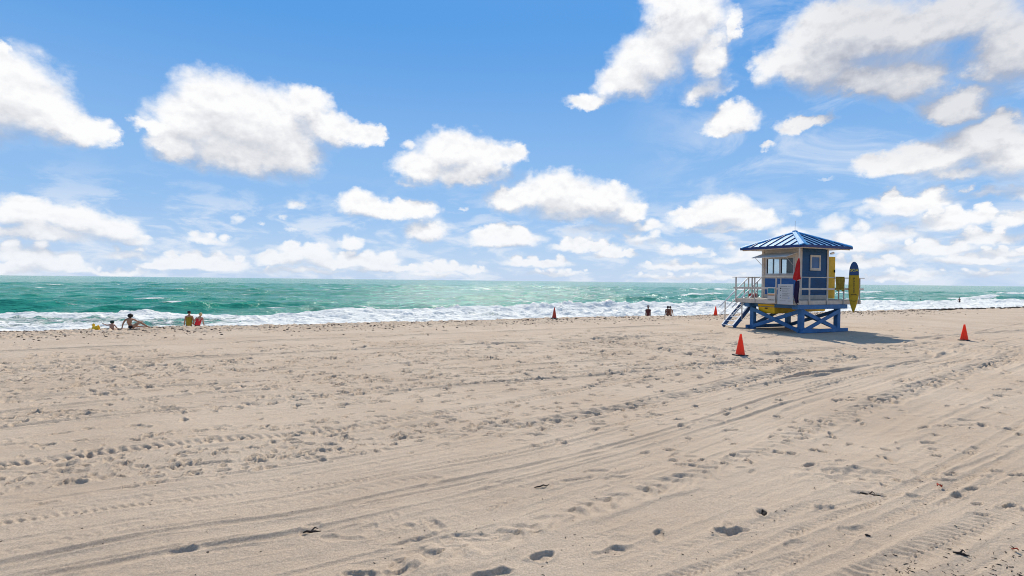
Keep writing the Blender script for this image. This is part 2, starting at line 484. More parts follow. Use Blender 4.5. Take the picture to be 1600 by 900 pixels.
# ------------------------------------------------------------------ numpy noise
_rng = np.random.RandomState(11)
_perm = _rng.permutation(512).astype(np.int64)
_ga = _rng.rand(512) * 2 * np.pi
_gx, _gy = np.cos(_ga), np.sin(_ga)


def pn(x, y, seed=0):
    xi, yi = np.floor(x).astype(np.int64), np.floor(y).astype(np.int64)
    xf, yf = x - xi, y - yi

    def g(ix, iy):
        h = _perm[(_perm[(ix + seed * 57) & 511] + iy + seed * 131) & 511]
        return _gx[h], _gy[h]
    u = xf * xf * xf * (xf * (xf * 6 - 15) + 10)
    w = yf * yf * yf * (yf * (yf * 6 - 15) + 10)
    a = g(xi, yi)
    b = g(xi + 1, yi)
    c = g(xi, yi + 1)
    d = g(xi + 1, yi + 1)
    n00 = a[0] * xf + a[1] * yf
    n10 = b[0] * (xf - 1) + b[1] * yf
    n01 = c[0] * xf + c[1] * (yf - 1)
    n11 = d[0] * (xf - 1) + d[1] * (yf - 1)
    return 1.5 * ((n00 * (1 - u) + n10 * u) * (1 - w) + (n01 * (1 - u) + n11 * u) * w)


def fbm(x, y, octv=4, seed=0, rough=0.5):
    s, a, t = 0.0, 1.0, 0.0
    for i in range(octv):
        s = s + a * pn(x * 2 ** i, y * 2 ** i, seed + i)
        t += a
        a *= rough
    return s / t


def sst(x, a, b):
    t = np.clip((x - a) / (b - a), 0, 1)
    return t * t * (3 - 2 * t)

# ------------------------------------------------------------------ the beach
BETA = R(25.4)                       # the shoreline runs at this angle to the photograph's plane
BC, BS = math.cos(BETA), math.sin(BETA)
CREST = 30.6                         # distance of the berm's edge inland of the water
SEA_Z = -1.75


def st(x, y):
    return x * BC + y * BS, -x * BS + y * BC


def xy(s, t):
    return s * BC - t * BS, s * BS + t * BC


def zbase(x, y):
    """broad shape of the sand"""
    x, y = np.asarray(x, float), np.asarray(y, float)
    s, t = st(x, y)
    edge = t - CREST - 0.5 * pn(s * 0.09, t * 0.0 + 3.3, 5) - 0.25 * pn(s * 0.4, t * 0.0 + 1.7, 6)
    drop = -0.21 * np.where(edge > 0, np.sqrt(edge * edge + 0.16) - 0.4, 0.0)
    z = np.maximum(drop, -4.0)
    far = np.exp(-(np.hypot(x, y) / 120.0) ** 2)
    z = z + 0.035 * pn(x * 0.16, y * 0.16, 2) * far + 0.02 * pn(x * 0.45, y * 0.45, 3) * far
    # scour under the tower
    return z


def gz(x, y):
    return float(zbase(np.array([x]), np.array([y]))[0])


def rough_mask(s, t):
    """bands of churned sand between bands smoothed by the beach tractor"""
    tt = t + 1.2 * pn(s * 0.05, t * 0.08, 21) + 0.5 * pn(s * 0.2, t * 0.3, 22)
    m = sst(tt, 26.0, 27.2) * 0.9
    m = np.maximum(m, sst(tt, 10.2, 11.6) * (1 - sst(tt, 20.6, 22.6)) * (1 - 0.75 * sst(s, 14.0, 24.0)))
    m = np.maximum(m, 0.75 * sst(tt, 7.2, 8.0) * (1 - sst(tt, 9.4, 10.2)) * (1 - sst(s, 3.0, 9.0)))
    m = np.maximum(m, 0.18)
    streak = sst(fbm(s * 0.06, t * 0.9, 3, 31), -0.25, 0.25)
    return m * (0.35 + 0.65 * streak)


# paths of the wheels, given where they lie on the photographed sand
TRACKS = [  # (points, half width, depth, tread length or 0)
    ([(-200, 915), (0, 884), (250, 832), (450, 805), (640, 765), (800, 735), (1000, 685), (1200, 622), (1400, 572), (1600, 528)], 0.050, 0.020, 0),
    ([(-100, 925), (75, 898), (350, 850), (500, 825), (800, 755), (1010, 700), (1220, 634), (1420, 580)], 0.045, 0.018, 0),
    ([(-200, 860), (0, 820), (210, 790), (450, 765), (600, 744), (710, 723), (800, 708), (1000, 655), (1180, 612)], 0.055, 0.012, 0.085),
    ([(-200, 825), (0, 789), (170, 765), (400, 735), (640, 700), (800, 668), (1000, 622), (1300, 560), (1600, 505)], 0.05, 0.016, 0),
    ([(-200, 757), (0, 728), (125, 712), (250, 697), (375, 685), (500, 675), (620, 658), (800, 628), (1000, 590)], 0.15, 0.028, 0.13),
    ([(-200, 700), (0, 668), (200, 645), (400, 628), (560, 617), (800, 596), (1000, 580), (1200, 562)], 0.07, 0.030, 0),
    ([(430, 627), (520, 616), (640, 604), (800, 590), (960, 578), (1150, 568)], 0.14, 0.030, 0.15),
    ([(700, 685), (850, 660), (1000, 632), (1110, 609), (1180, 594), (1240, 580), (1330, 560)], 0.20, 0.048, 0.32),
    ([(600, 875), (800, 830), (900, 790), (1000, 765), (1100, 738), (1200, 700), (1300, 655), (1400, 620), (1500, 582), (1570, 562), (1588, 552), (1570, 545), (1500, 541), (1440, 539)], 0.21, 0.024, 0.27),
    ([(760, 790), (900, 755), (1050, 712), (1180, 665), (1290, 622), (1400, 590), (1480, 567), (1520, 556), (1500, 549), (1440, 545)], 0.10, 0.024, 0),
    ([(1000, 920), (1120, 880), (1260, 825), (1400, 770), (1520, 705), (1640, 640)], 0.06, 0.014, 0.09),
    ([(1090, 930), (1230, 880), (1380, 815), (1520, 745), (1680, 660)], 0.06, 0.014, 0.09),
    ([(1240, 940), (1400, 880), (1600, 790), (1700, 740)], 0.12, 0.016, 0.12),
    ([(-100, 585), (100, 572), (300, 560), (600, 545), (850, 534), (1000, 527), (1130, 520)], 0.10, 0.035, 0),
    ([(-100, 556), (100, 546), (350, 535), (600, 525), (850, 516), (1060, 508)], 0.10, 0.03, 0),
    ([(400, 610), (600, 583), (800, 556), (900, 541), (1000, 528), (1100, 518)], 0.14, 0.04, 0.25),
    ([(900, 527), (1000, 541), (1060, 551), (1130, 560)], 0.20, 0.045, 0.3),
    ([(940, 520), (1060, 537), (1130, 548), (1240, 556), (1400, 560), (1500, 552)], 0.12, 0.03, 0),
    ([(1600, 516), (1500, 523), (1400, 533), (1300, 547), (1200, 556)], 0.12, 0.028, 0),
    ([(1330, 512), (1400, 516), (1480, 524), (1540, 533), (1570, 543)], 0.16, 0.035, 0.3),
    ([(-200, 650), (0, 625), (250, 604), (500, 590), (800, 571), (1000, 558)], 0.06, 0.025, 0),
    ([(-100, 880), (100, 848), (300, 818), (560, 780), (800, 733)], 0.03, 0.010, 0),
    ([(-100, 800), (200, 742), (500, 702), (800, 648), (1040, 596), (1200, 566), (1330, 545), (1420, 530)], 0.42, 0.012, 0),
    ([(300, 900), (640, 830), (860, 770), (1060, 706), (1220, 655), (1360, 607), (1470, 570), (1530, 552), (1540, 541), (1490, 532), (1400, 530)], 0.38, 0.014, 0),
    ([(700, 930), (950, 850), (1150, 770), (1320, 690), (1450, 625), (1540, 580), (1600, 548)], 0.36, 0.012, 0),
    ([(-100, 640), (200, 612), (500, 590), (760, 560), (950, 538), (1080, 523)], 0.45, 0.014, 0),
    ([(1380, 628), (1440, 603), (1500, 582), (1570, 562), (1592, 552), (1575, 544), (1520, 540), (1450, 537)], 0.24, 0.045, 0.42),
    ([(1400, 600), (1470, 574), (1510, 558), (1500, 549), (1450, 543), (1380, 541)], 0.10, 0.035, 0.30),
    ([(1395, 541), (1450, 543), (1482, 549), (1470, 557), (1420, 566), (1330, 577), (1200, 596), (1060, 622)], 0.07, 0.035, 0),
    ([(1380, 545), (1430, 547), (1455, 552), (1445, 558), (1400, 566), (1310, 579), (1180, 600)], 0.07, 0.030, 0),
    ([(1420, 538), (1480, 540), (1515, 546), (1505, 556), (1450, 568), (1370, 582), (1260, 602)], 0.09, 0.035, 0.25),
    ([(300, 930), (600, 858), (800, 812), (950, 758)], 0.04, 0.012, 0),
]
# single footprints and scuffs: px, py, half length, half width, depth, heading in degrees
PITS = [(1030, 831, .13, .08, .050, 60), (1140, 832, .17, .09, .055, 20), (1192, 801, .11, .08, .060, 70), (1290, 794, .14, .08, .050, 20),
        (1364, 771, .20, .07, .045, -20), (1432, 776, .13, .08, .050, 20), (850, 864, .16, .08, .060, 30), (962, 858, .18, .09, .045, 25),
        (1335, 742, .55, .30, .055, 10), (1478, 751, .17, .08, .045, 0), (1560, 738, .13, .07, .04, 20), (1540, 745, .11, .07, .04, 10),
        (310, 724, .34, .09, .060, 15), (400, 720, .24, .08, .050, -10), (515, 694, .12, .08, .060, 0), (120, 753, .17, .08, .050, 10),
        (600, 703, .14, .07, .03, 0), (340, 747, .12, .05, .03, 10), (640, 842, .33, .07, .035, 35), (530, 838, .28, .07, .025, 0),
        (700, 838, .09, .07, .03, 0), (580, 821, .10, .07, .025, 0), (636, 818, .10, .07, .025, 0), (740, 832, .33, .06, .03, 0),
        (840, 828, .06, .05, .04, 0), (630, 890, .22, .08, .05, 30), (560, 897, .2, .08, .05, 0), (770, 893, .22, .07, .05, 15), (960, 745, .3, .08, .03, 15),
        (900, 748, .3, .07, .03, 20), (930, 735, .2, .07, .025, 10), (1080, 712, .12, .08, .03, 0), (1310, 720, .1, .07, .03, 10), (1240, 850, .2, .1, .025, 20),
        (840, 680, .16, .09, .05, 0), (1010, 622, .14, .09, .05, 0), (930, 645, .14, .1, .05, 0), (880, 657, .2, .1, .05, 5), (1025, 620, .14, .1, .05, 0),
        (1120, 656, .2, .1, .03, 0), (1265, 610, .16, .1, .04, 0), (1300, 601, .16, .1, .05, 0), (1310, 598, .12, .1, .05, 0), (1510, 656, .22, .09, .04, -5),
        (1510, 664, .16, .09, .04, -5), (690, 655, .3, .12, .05, 5), (760, 661, .12, .09, .05, 0)]


def build_sand():
    dense = np.radians(np.linspace(-53, 56, 1340))
    side = np.radians(np.linspace(56, 307, 64))[1:-1]
    ang = np.concatenate([dense, side])
    nd = len(dense)
    r0 = np.linspace(0.3, 2.6, 10)[:-1]
    r1 = 2.6 * np.exp(np.arange(0, 950) * 0.00342)
    rl = r1[-1] * np.exp(np.arange(1, 60) * 0.085)
    rad = np.concatenate([r0, r1, rl])
    A, RR = np.meshgrid(ang, rad)
    X, Y = RR * np.sin(A), RR * np.cos(A)
    S, T = st(X, Y)
    Z = zbase(X, Y)
    near = (1 - sst(RR, 75, 110)) * (1 - sst(T, 31.5, 34.0))
    D = np.zeros_like(Z)
    M = rough_mask(S, T)
    # churned lumps
    n1 = fbm(S * 0.9, T * 3.0, 4, 41, 0.62)
    n2 = fbm(S * 3.6, T * 6.0, 3, 51, 0.55)
    farboost = (0.8 + 0.7 * sst(RR, 9, 26)) * (1 + 2.0 * sst(T, 25.5, 27.5))
    D += M * farboost * (0.045 * np.maximum(0, n1 - 0.02) - 0.03 * np.maximum(0, -n1 - 0.12) + 0.040 * np.maximum(0, n2 - 0.08) - 0.020 * np.maximum(0, -n2 - 0.15))
    # tractor rake lines that follow the wheels
    rot = R(31)
    a1, b1 = X * math.cos(rot) + Y * math.sin(rot), -X * math.sin(rot) + Y * math.cos(rot)
    D += (0.010 * fbm(a1 * 0.10, b1 * 2.6, 3, 61, 0.6) + 0.0045 * pn(a1 * 0.5, b1 * 11.0, 64)) * (1 - sst(RR, 14, 30))
    D += 0.013 * fbm(S * 0.05, T * 1.6, 3, 66, 0.6) * sst(RR, 7, 14)
    D += 0.004 * fbm(X * 7.0, Y * 7.0, 2, 71) * (1 - sst(RR, 8, 20))
    # wheel ruts
    trk = [([at(*p) for p in pts], w, dep, tread) for (pts, w, dep, tread) in TRACKS]
    rt = random.Random(77)
    for bi, offs in ((0, (-.9, -.55, -.32, .28, .5, 1.1)), (1, (-.35, .22, .7)), (3, (-.8, -.4, .35, .8)), (5, (-.9, .5, 1.3)), (8, (-.75, -.45, .4, .62, .95, 1.3)), (9, (-.4, .3, .55)),
                     (10, (-.5, .3, .6, .9)), (12, (-.4, .5, .9)), (13, (-1.6, -.8, .7, 1.5)), (14, (-1.3, 1.0, 2.0)), (17, (-.9, .8, 1.6)), (18, (-1.0, .8)), (20, (-.8, .9))):
        base, w, dep, _ = trk[bi]
        far_ = 1.0 if bi < 13 else 1.6
        for of in offs:
            P = []
            for i, p in enumerate(base):
                d = (base[min(i + 1, len(base) - 1)] - base[max(i - 1, 0)])
                nrm = Vector((-d.y, d.x, 0)).normalized()
                P.append(p + nrm * (of * far_ + rt.gauss(0, .05)))
            trk.append((P, rt.uniform(.022, .07) * far_, rt.uniform(.003, .008) * far_, 0 if rt.random() < .75 else .12))
    for k, (P, w, dep, tread) in enumerate(trk):
        # smooth the path
        Q = []
        for i in range(len(P) - 1):
            p_1, p0_, p1_, p2_ = P[max(i - 1, 0)], P[i], P[i + 1], P[min(i + 2, len(P) - 1)]
            nseg = max(2, int((p1_ - p0_).length / 0.6))
            for j in range(nseg):
                u = j / nseg
                Q.append(0.5 * ((2 * p0_) + (-p_1 + p1_) * u + (2 * p_1 - 5 * p0_ + 4 * p1_ - p2_) * u * u + (-p_1 + 3 * p0_ - 3 * p1_ + p2_) * u ** 3))
        Q.append(P[-1])
        dist = np.full(Z.shape, 1e3)
        arc = np.zeros(Z.shape)
        sgn = np.zeros(Z.shape)
        L = 0.0
        ext = w * 4.2 + 0.05
        for i in range(len(Q) - 1):
            a, b = Q[i], Q[i + 1]
            ln = (b - a).length
            if ln < 1e-5:
                continue
            ra = [math.hypot(p.x, p.y) for p in (a, b)]
            aa = [math.atan2(p.x, p.y) for p in (a, b)]
            i0, i1 = np.searchsorted(rad, min(ra) - ext), np.searchsorted(rad, max(ra) + ext)
            da = ext / max(min(ra), 0.5) + 0.002
            j0, j1 = np.searchsorted(dense, min(aa) - da), np.searchsorted(dense, max(aa) + da)
            if i1 > i0 and j1 > j0:
                sl = (slice(i0, i1), slice(j0, j1))
                dx, dy = (b.x - a.x) / ln, (b.y - a.y) / ln
                rx, ry = X[sl] - a.x, Y[sl] - a.y
                u = np.clip(rx * dx + ry * dy, 0, ln)
                d = np.hypot(rx - u * dx, ry - u * dy)
                better = d < dist[sl]
                dist[sl] = np.where(better, d, dist[sl])
                arc[sl] = np.where(better, L + u, arc[sl])
                sgn[sl] = np.where(better, np.sign(-rx * dy + ry * dx), sgn[sl])
            L += ln
        hit = dist < ext
        fr_ = 1 + 0.075 * np.clip(RR[hit] - 9, 0, 14)
        w0, dep0 = w, dep
        w, dep = w * (0.5 + 0.5 * fr_), dep * fr_
        d, ar, sg, xx, yy = dist[hit], arc[hit], sgn[hit], X[hit], Y[hit]
        d = d + w * 0.35 * fbm(xx * 2.2, yy * 2.2, 2, 81 + k)
        keep = np.clip(0.80 + 0.8 * pn(ar * 0.30, ar * 0 + k * 3.1, 91) + 0.4 * pn(ar * 1.1, ar * 0 + k * 1.7, 92), 0.05, 1.3)
        prof = -dep * np.exp(-(d / w) ** 4) + 0.62 * dep * np.exp(-((d - 1.5 * w) / (0.42 * w)) ** 2)
        if tread:
            ph = 2 * math.pi * (ar / tread + 0.9 * d / w * 0.55 + 0.35 * pn(ar * 2.1, d * 6.0 + k, 93) + 0.35 * (sg > 0))
            prof = prof * 0.55 + dep * 0.75 * np.sign(np.sin(ph)) * np.abs(np.sin(ph)) ** 0.6 * np.exp(-(d / w) ** 6) * np.clip(0.75 + 0.9 * pn(xx * 3.3, yy * 3.3, 94), 0.1, 1.4)
        # old material is pressed flat under the wheel
        D[hit] *= 1 - 0.75 * np.exp(-(d / w) ** 4)
        D[hit] += prof * keep

    def stamp(px_, py_, la, lb, dep, head, seed):
        rr_, a0 = math.hypot(px_, py_), math.atan2(px_, py_)
        ext = max(la, lb) * 1.9
        i0, i1 = np.searchsorted(rad, rr_ - ext), np.searchsorted(rad, rr_ + ext)
        da = ext / max(rr_, 0.5)
        j0, j1 = np.searchsorted(dense, a0 - da), np.searchsorted(dense, a0 + da)
        if i1 <= i0 or j1 <= j0:
            return
        sl = (slice(i0, i1), slice(j0, j1))
        dx, dy = X[sl] - px_, Y[sl] - py_
        ca, sa = math.cos(head), math.sin(head)
        u, w_ = (dx * ca + dy * sa) / la, (-dx * sa + dy * ca) / lb
        q = np.sqrt(u * u + w_ * w_) * (1 + 0.60 * pn(X[sl] * 6 + seed, Y[sl] * 5, 3) + 0.10 * pn(X[sl] * 15, Y[sl] * 15 + seed, 4))
        inside = np.where(q < 1, (1 - q * q), 0)
        D[sl] += -dep * np.minimum(1, 1.7 * inside) * (0.8 + 0.5 * pn(X[sl] * 9, Y[sl] * 9 + seed, 6)) + 0.34 * dep * np.exp(-((q - 1.24) / 0.26) ** 2) * (1 + 0.7 * w_ / (np.abs(w_) + 1))
    for k, (px, py, la, lb, dep, hd) in enumerate(PITS):
        p = at(px, py)
        stamp(p.x, p.y, la * .8, lb * .72, dep * .62, R(hd), k * 1.7)
    rnd = random.Random(5)
    # scattered footprints over the smooth sand
    for k in range(90):
        a = R(rnd.uniform(-46, 48))
        r_ = 4.0 * math.exp(rnd.random() * 2.1)
        x, y = r_ * math.sin(a), r_ * math.cos(a)
        stamp(x, y, rnd.uniform(.10, .17), rnd.uniform(.05, .08), rnd.uniform(.005, .022), rnd.uniform(0, 3.1), k * .37)
    # churned band: many feet and hooves of wind
    ntry = 0
    for k in range(9000):
        a = R(rnd.uniform(-47, 49))
        r_ = 7.5 * math.exp(rnd.random() * 1.75)
        x, y = r_ * math.sin(a), r_ * math.cos(a)
        s_, t_ = st(x, y)
        if t_ > 31.2:
            continue
        m = float(rough_mask(np.array([s_]), np.array([t_]))[0])
        if rnd.random() > m * 1.1:
            continue
        g = 1 + 1.1 * min(1, max(0, (r_ - 8) / 14))
        stamp(x, y, rnd.uniform(.03, .12) * g, rnd.uniform(.025, .055) * g, rnd.uniform(.010, .042) * g, rnd.gauss(BETA, .5), k * .23)
    D *= near
    nx = len(ang)
    D[:, nd:] = 0
    # blend the dense detail out at the sides
    fade = np.ones(nx)
    fade[:nd] = np.minimum(1, np.minimum(np.arange(nd), nd - 1 - np.arange(nd)) / 40.0)
    Z = Z + D * fade[None, :]
    nr = len(rad)
    V = np.empty((nr * nx + 1, 3))
    V[:-1, 0], V[:-1, 1], V[:-1, 2] = X.ravel(), Y.ravel(), Z.ravel()
    V[-1] = (0, 0, gz(0, 0))
    i, j = np.meshgrid(np.arange(nr - 1), np.arange(nx), indexing='ij')
    j2 = (j + 1) % nx
    Q = np.stack([i * nx + j, (i + 1) * nx + j, (i + 1) * nx + j2, i * nx + j2], -1).reshape(-1, 4)
    tri = [(nr * nx, q, (q + 1) % nx) for q in range(nx)]
    me = bpy.data.meshes.new('sand')
    me.vertices.add(len(V))
    me.vertices.foreach_set('co', V.ravel())
    nl = Q.size + 3 * len(tri)
    me.loops.add(nl)
    li = np.concatenate([Q.ravel(), np.array(tri).ravel()]).astype(np.int32)
    me.loops.foreach_set('vertex_index', li)
    me.polygons.add(len(Q) + len(tri))
    start = np.concatenate([np.arange(len(Q)) * 4, len(Q) * 4 + np.arange(len(tri)) * 3]).astype(np.int32)
    me.polygons.foreach_set('loop_start', start)
    me.update(calc_edges=True)
    me.polygons.foreach_set('use_smooth', np.ones(len(me.polygons), bool))
    at_ = me.attributes.new('churn', 'FLOAT', 'POINT')
    ch = np.append((M * near).ravel(), 0.0).astype(np.float32)
    at_.data.foreach_set('value', ch)
    me.update()
    o = bpy.data.objects.new('sand', me)
    COL.objects.link(o)
    tag(o, kind='structure')
    m, N, b = mat_new('sand')
    tc = N.n('ShaderNodeTexCoord').outputs['Object']
    churn = N.n('ShaderNodeAttribute', attribute_name='churn').outputs['Fac']
    big = N.noise(tc, 0.35, 4.0, 0.6)
    fine = N.noise(tc, 60.0, 4.0, 0.75)
    mid = N.noise(tc, 5.0, 5.0, 0.65)
    c = N.mix(N.ss(big, 0.3, 0.7), (0.530, 0.405, 0.290, 1), (0.610, 0.480, 0.352, 1))
    c = N.mix(N.ss(fine, 0.36, 0.64), N.mix(0.38, c, (0.20, 0.145, 0.10, 1)), c)
    c = N.mix(N.m('MULTIPLY', N.ss(mid, 0.5, 0.72), 0.22), c, (0.38, 0.29, 0.20, 1))
    # dry weed shreds; the dark specks also paint in shade of churned lumps
    bt = N.n('ShaderNodeMapping')
    bt.inputs['Rotation'].default_value = (0, 0, -BETA)
    bt.inputs['Scale'].default_value = (2.6, 1.5, 2.6)
    N.link(tc, bt.inputs[0])
    weed = N.noise(bt.outputs[0], 2.4, 6.0, 0.78)
    clump = N.noise(bt.outputs[0], 0.22, 3.0, 0.6)
    thr = N.m('SUBTRACT', 0.70, N.m('ADD', N.m('MULTIPLY', churn, 0.125), N.m('MULTIPLY', N.m('SUBTRACT', clump, 0.5), 0.22)))
    weed_shade = N.m('MULTIPLY', N.m('SUBTRACT', weed, thr), 22.0, clamp=True)
    c = N.mix(N.m('MULTIPLY', weed_shade, 0.85), c, (0.085, 0.058, 0.040, 1))
    speck = N.noise(tc, 23.0, 2.0, 0.5)
    c = N.mix(N.m('MULTIPLY', N.ss(speck, 0.745, 0.775), 0.75), c, (0.09, 0.06, 0.045, 1))
    # damp sand where the water reaches
    sep = N.n('ShaderNodeSeparateXYZ')
    N.link(tc, sep.inputs[0])
    wet = N.ss(sep.outputs[2], -1.15, -1.55)
    c = N.mix(N.m('MULTIPLY', wet, 0.6), c, (0.22, 0.17, 0.125, 1))
    N.link(c, b.inputs['Base Color'])
    N.put(b.inputs['Roughness'], 0.95)
    b.inputs['Specular IOR Level'].default_value = 0.15
    bp = N.n('ShaderNodeBump')
    bp.inputs['Strength'].default_value = 0.8
    bp.inputs['Distance'].default_value = 0.02
    N.link(N.m('ADD', N.noise(tc, 34.0, 6.0, 0.8), N.m('MULTIPLY', mid, 1.6)), bp.inputs['Height'])
    N.link(bp.outputs[0], b.inputs['Normal'])
    me.materials.append(m)
    global SAND_Z
    SAND_Z = (rad, dense, Z)
    return o


build_sand()


def sand_z(x, y):
    """height of the finished sand at a point"""
    rad, dense, Z = SAND_Z
    i = int(np.clip(np.searchsorted(rad, math.hypot(x, y)), 0, len(rad) - 1))
    j = int(np.clip(np.searchsorted(dense, math.atan2(x, y)), 0, len(dense) - 1))
    return float(Z[i, j])


# ------------------------------------------------------------------ the sea
def gauss(x, c, w):
    return np.exp(-((x - c) / w) ** 2)


def sea_height(X, Y):
    S, T = st(X, Y)
    RR = np.hypot(X, Y)
    rng = np.random.RandomState(3)
    H = np.zeros_like(X)
    for k in range(46):
        lam = 2.6 * (26 / 2.6) ** rng.rand()
        th = rng.normal(0, 0.55)
        a = 0.0105 * lam * (0.5 + rng.rand())
        if lam > 12:
            a *= 0.55
        kx, ky = math.sin(th) * 2 * math.pi / lam, math.cos(th) * 2 * math.pi / lam
        ph = kx * S + ky * T + rng.rand() * 6.28
        fadek = np.clip(lam * 36.0 / RR, 0, 1) ** 2 if lam < 40 else 1
        # sharpened crests
        H += a * fadek * (np.exp(1.0 * (np.sin(ph) - 1)) * 2 - 0.93) * 0.9
    calm = sst(T, 54, 78)
    H *= 0.35 + 0.65 * calm
    gust = 0.75 + 0.6 * fbm(S * 0.012, T * 0.02, 2, 7)
    H *= gust
    foam = np.zeros_like(X)
    lift = np.zeros_like(X)
    # the bore that has just broken
    tb = np.interp(S, [-60, -24, -9, 0, 14, 30, 51, 90, 117, 200, 400], [72, 69, 62.5, 61, 63.5, 63, 63.5, 73, 72, 72, 75]) + 0.8 * pn(S * 0.19, S * 0 + .7, 2) + 0.35 * pn(S * 0.7, S * 0, 3)
    hb = np.clip(0.46 + 0.62 * gauss(S, 38, 20) + 0.25 * gauss(S, 72, 12) + (0.05 + 0.11 * sst(S, 5, 20)) * pn(S * 0.13, S * 0 + 2, 4), 0.2, 1.2)
    x_ = T - tb
    front = np.where(x_ < 0, np.exp(-(x_ / 2.6) ** 2), np.exp(-(x_ / 4.0) ** 2))
    body = sst(T, 40, 58) * (1 - sst(x_, -1, 3))
    lump = fbm(S * 0.55, T * 0.8, 4, 15, 0.55)
    H += hb * front + 0.14 * body + body * 0.6 * np.maximum(0, lump) * (0.4 + hb)
    lace = 0.60 + 0.25 * sst(S, -10, 12) + 0.40 * np.clip(front * 1.3 + (1 - sst(T, 50, 57)) * 0.8, 0, 1) - 0.28 * 0.5 * gauss(x_, -5.0, 3.0) * (1 - sst(S, -2, 8)) - 0.22 * sst(fbm(S * 0.07, T * 0.2, 2, 18), 0.05, 0.4)
    foam = np.maximum(foam, np.clip(lace, 0, 1) * (1 - sst(x_, -0.3, 1.4)))
    # waves still standing up, and the lines where further ones break
    for (tc_, s0, s1, h, w, fo, fs) in [(76.0, -26, 8, 1.05, 2.6, 0.15, 1), (74.0, 2, 16, .6, 2.4, 0.75, 1), (96, -48, -18, .55, 3.2, 0.1, 0), (128, -75, -8, .8, 4.0, 0.12, 1), (108, 28, 56, .95, 3.0, 0.7, -1),
                                 (90, -10, 30, .45, 3.0, .1, 0), (160, 222, 296, 1.0, 5.0, 1.0, 0), (150, 300, 520, .9, 5.0, 0.9, 0), (88, 176, 228, 1.35, 4.2, 1.0, 0), (86, 120, 170, .5, 3.0, .75, 0), (100, 60, 120, .55, 3.5, .4, 0),
                                 (150, 40, 130, .6, 5.0, .35, 0), (190, -110, 20, .7, 6.0, .25, 0), (260, -80, 160, .7, 8.0, .3, 0), (240, 200, 330, .8, 8.0, .8, 0), (135, 118, 150, .6, 4., .8, 0), (200, 60, 110, .6, 5., .6, 0)]:
        tw = tc_ + 1.5 * pn(S * 0.05 + tc_, S * 0, 8) + 0.5 * pn(S * .25, S * 0 + tc_, 9)
        env = sst(S, s0, s0 + 0.35 * (s1 - s0)) * (1 - sst(S, s1 - 0.3 * (s1 - s0), s1)) * (0.8 + 0.3 * pn(S * 0.2, S * 0 + tc_, 12))
        x_ = T - tw
        prof = np.where(x_ < 0, np.exp(-(x_ / (0.62 * w)) ** 2), np.exp(-(x_ / (1.5 * w)) ** 2))
        H += h * env * prof
        lift += env * prof * h
        edge = env
        if fs == 1:
            edge = env * (sst(S, s0 + 0.55 * (s1 - s0), s1) * 1.2 + 0.15)
        if fs == -1:
            edge = env * (1 - 0.7 * sst(S, s0, s0 + 0.6 * (s1 - s0)))
        crest = np.exp(-((x_ + 0.2 * w) / (0.5 * w)) ** 2)
        foam = np.maximum(foam, fo * edge * crest * 1.1)
    # whitecaps on the highest chop
    cap = sst(H - lift, 0.34, 0.62) * sst(fbm(S * 0.08, T * 0.2, 3, 25), 0.0, 0.35)
    foam = np.maximum(foam, 0.62 * cap * calm)
    shore = 1 - sst(T, 39, 45)
    H = H * (1 - shore * 0.9)
    H += 0.05 * fbm(S * 1.6, T * 2.2, 3, 28) * np.clip(60.0 / RR, 0, 1)
    return H, foam, lift


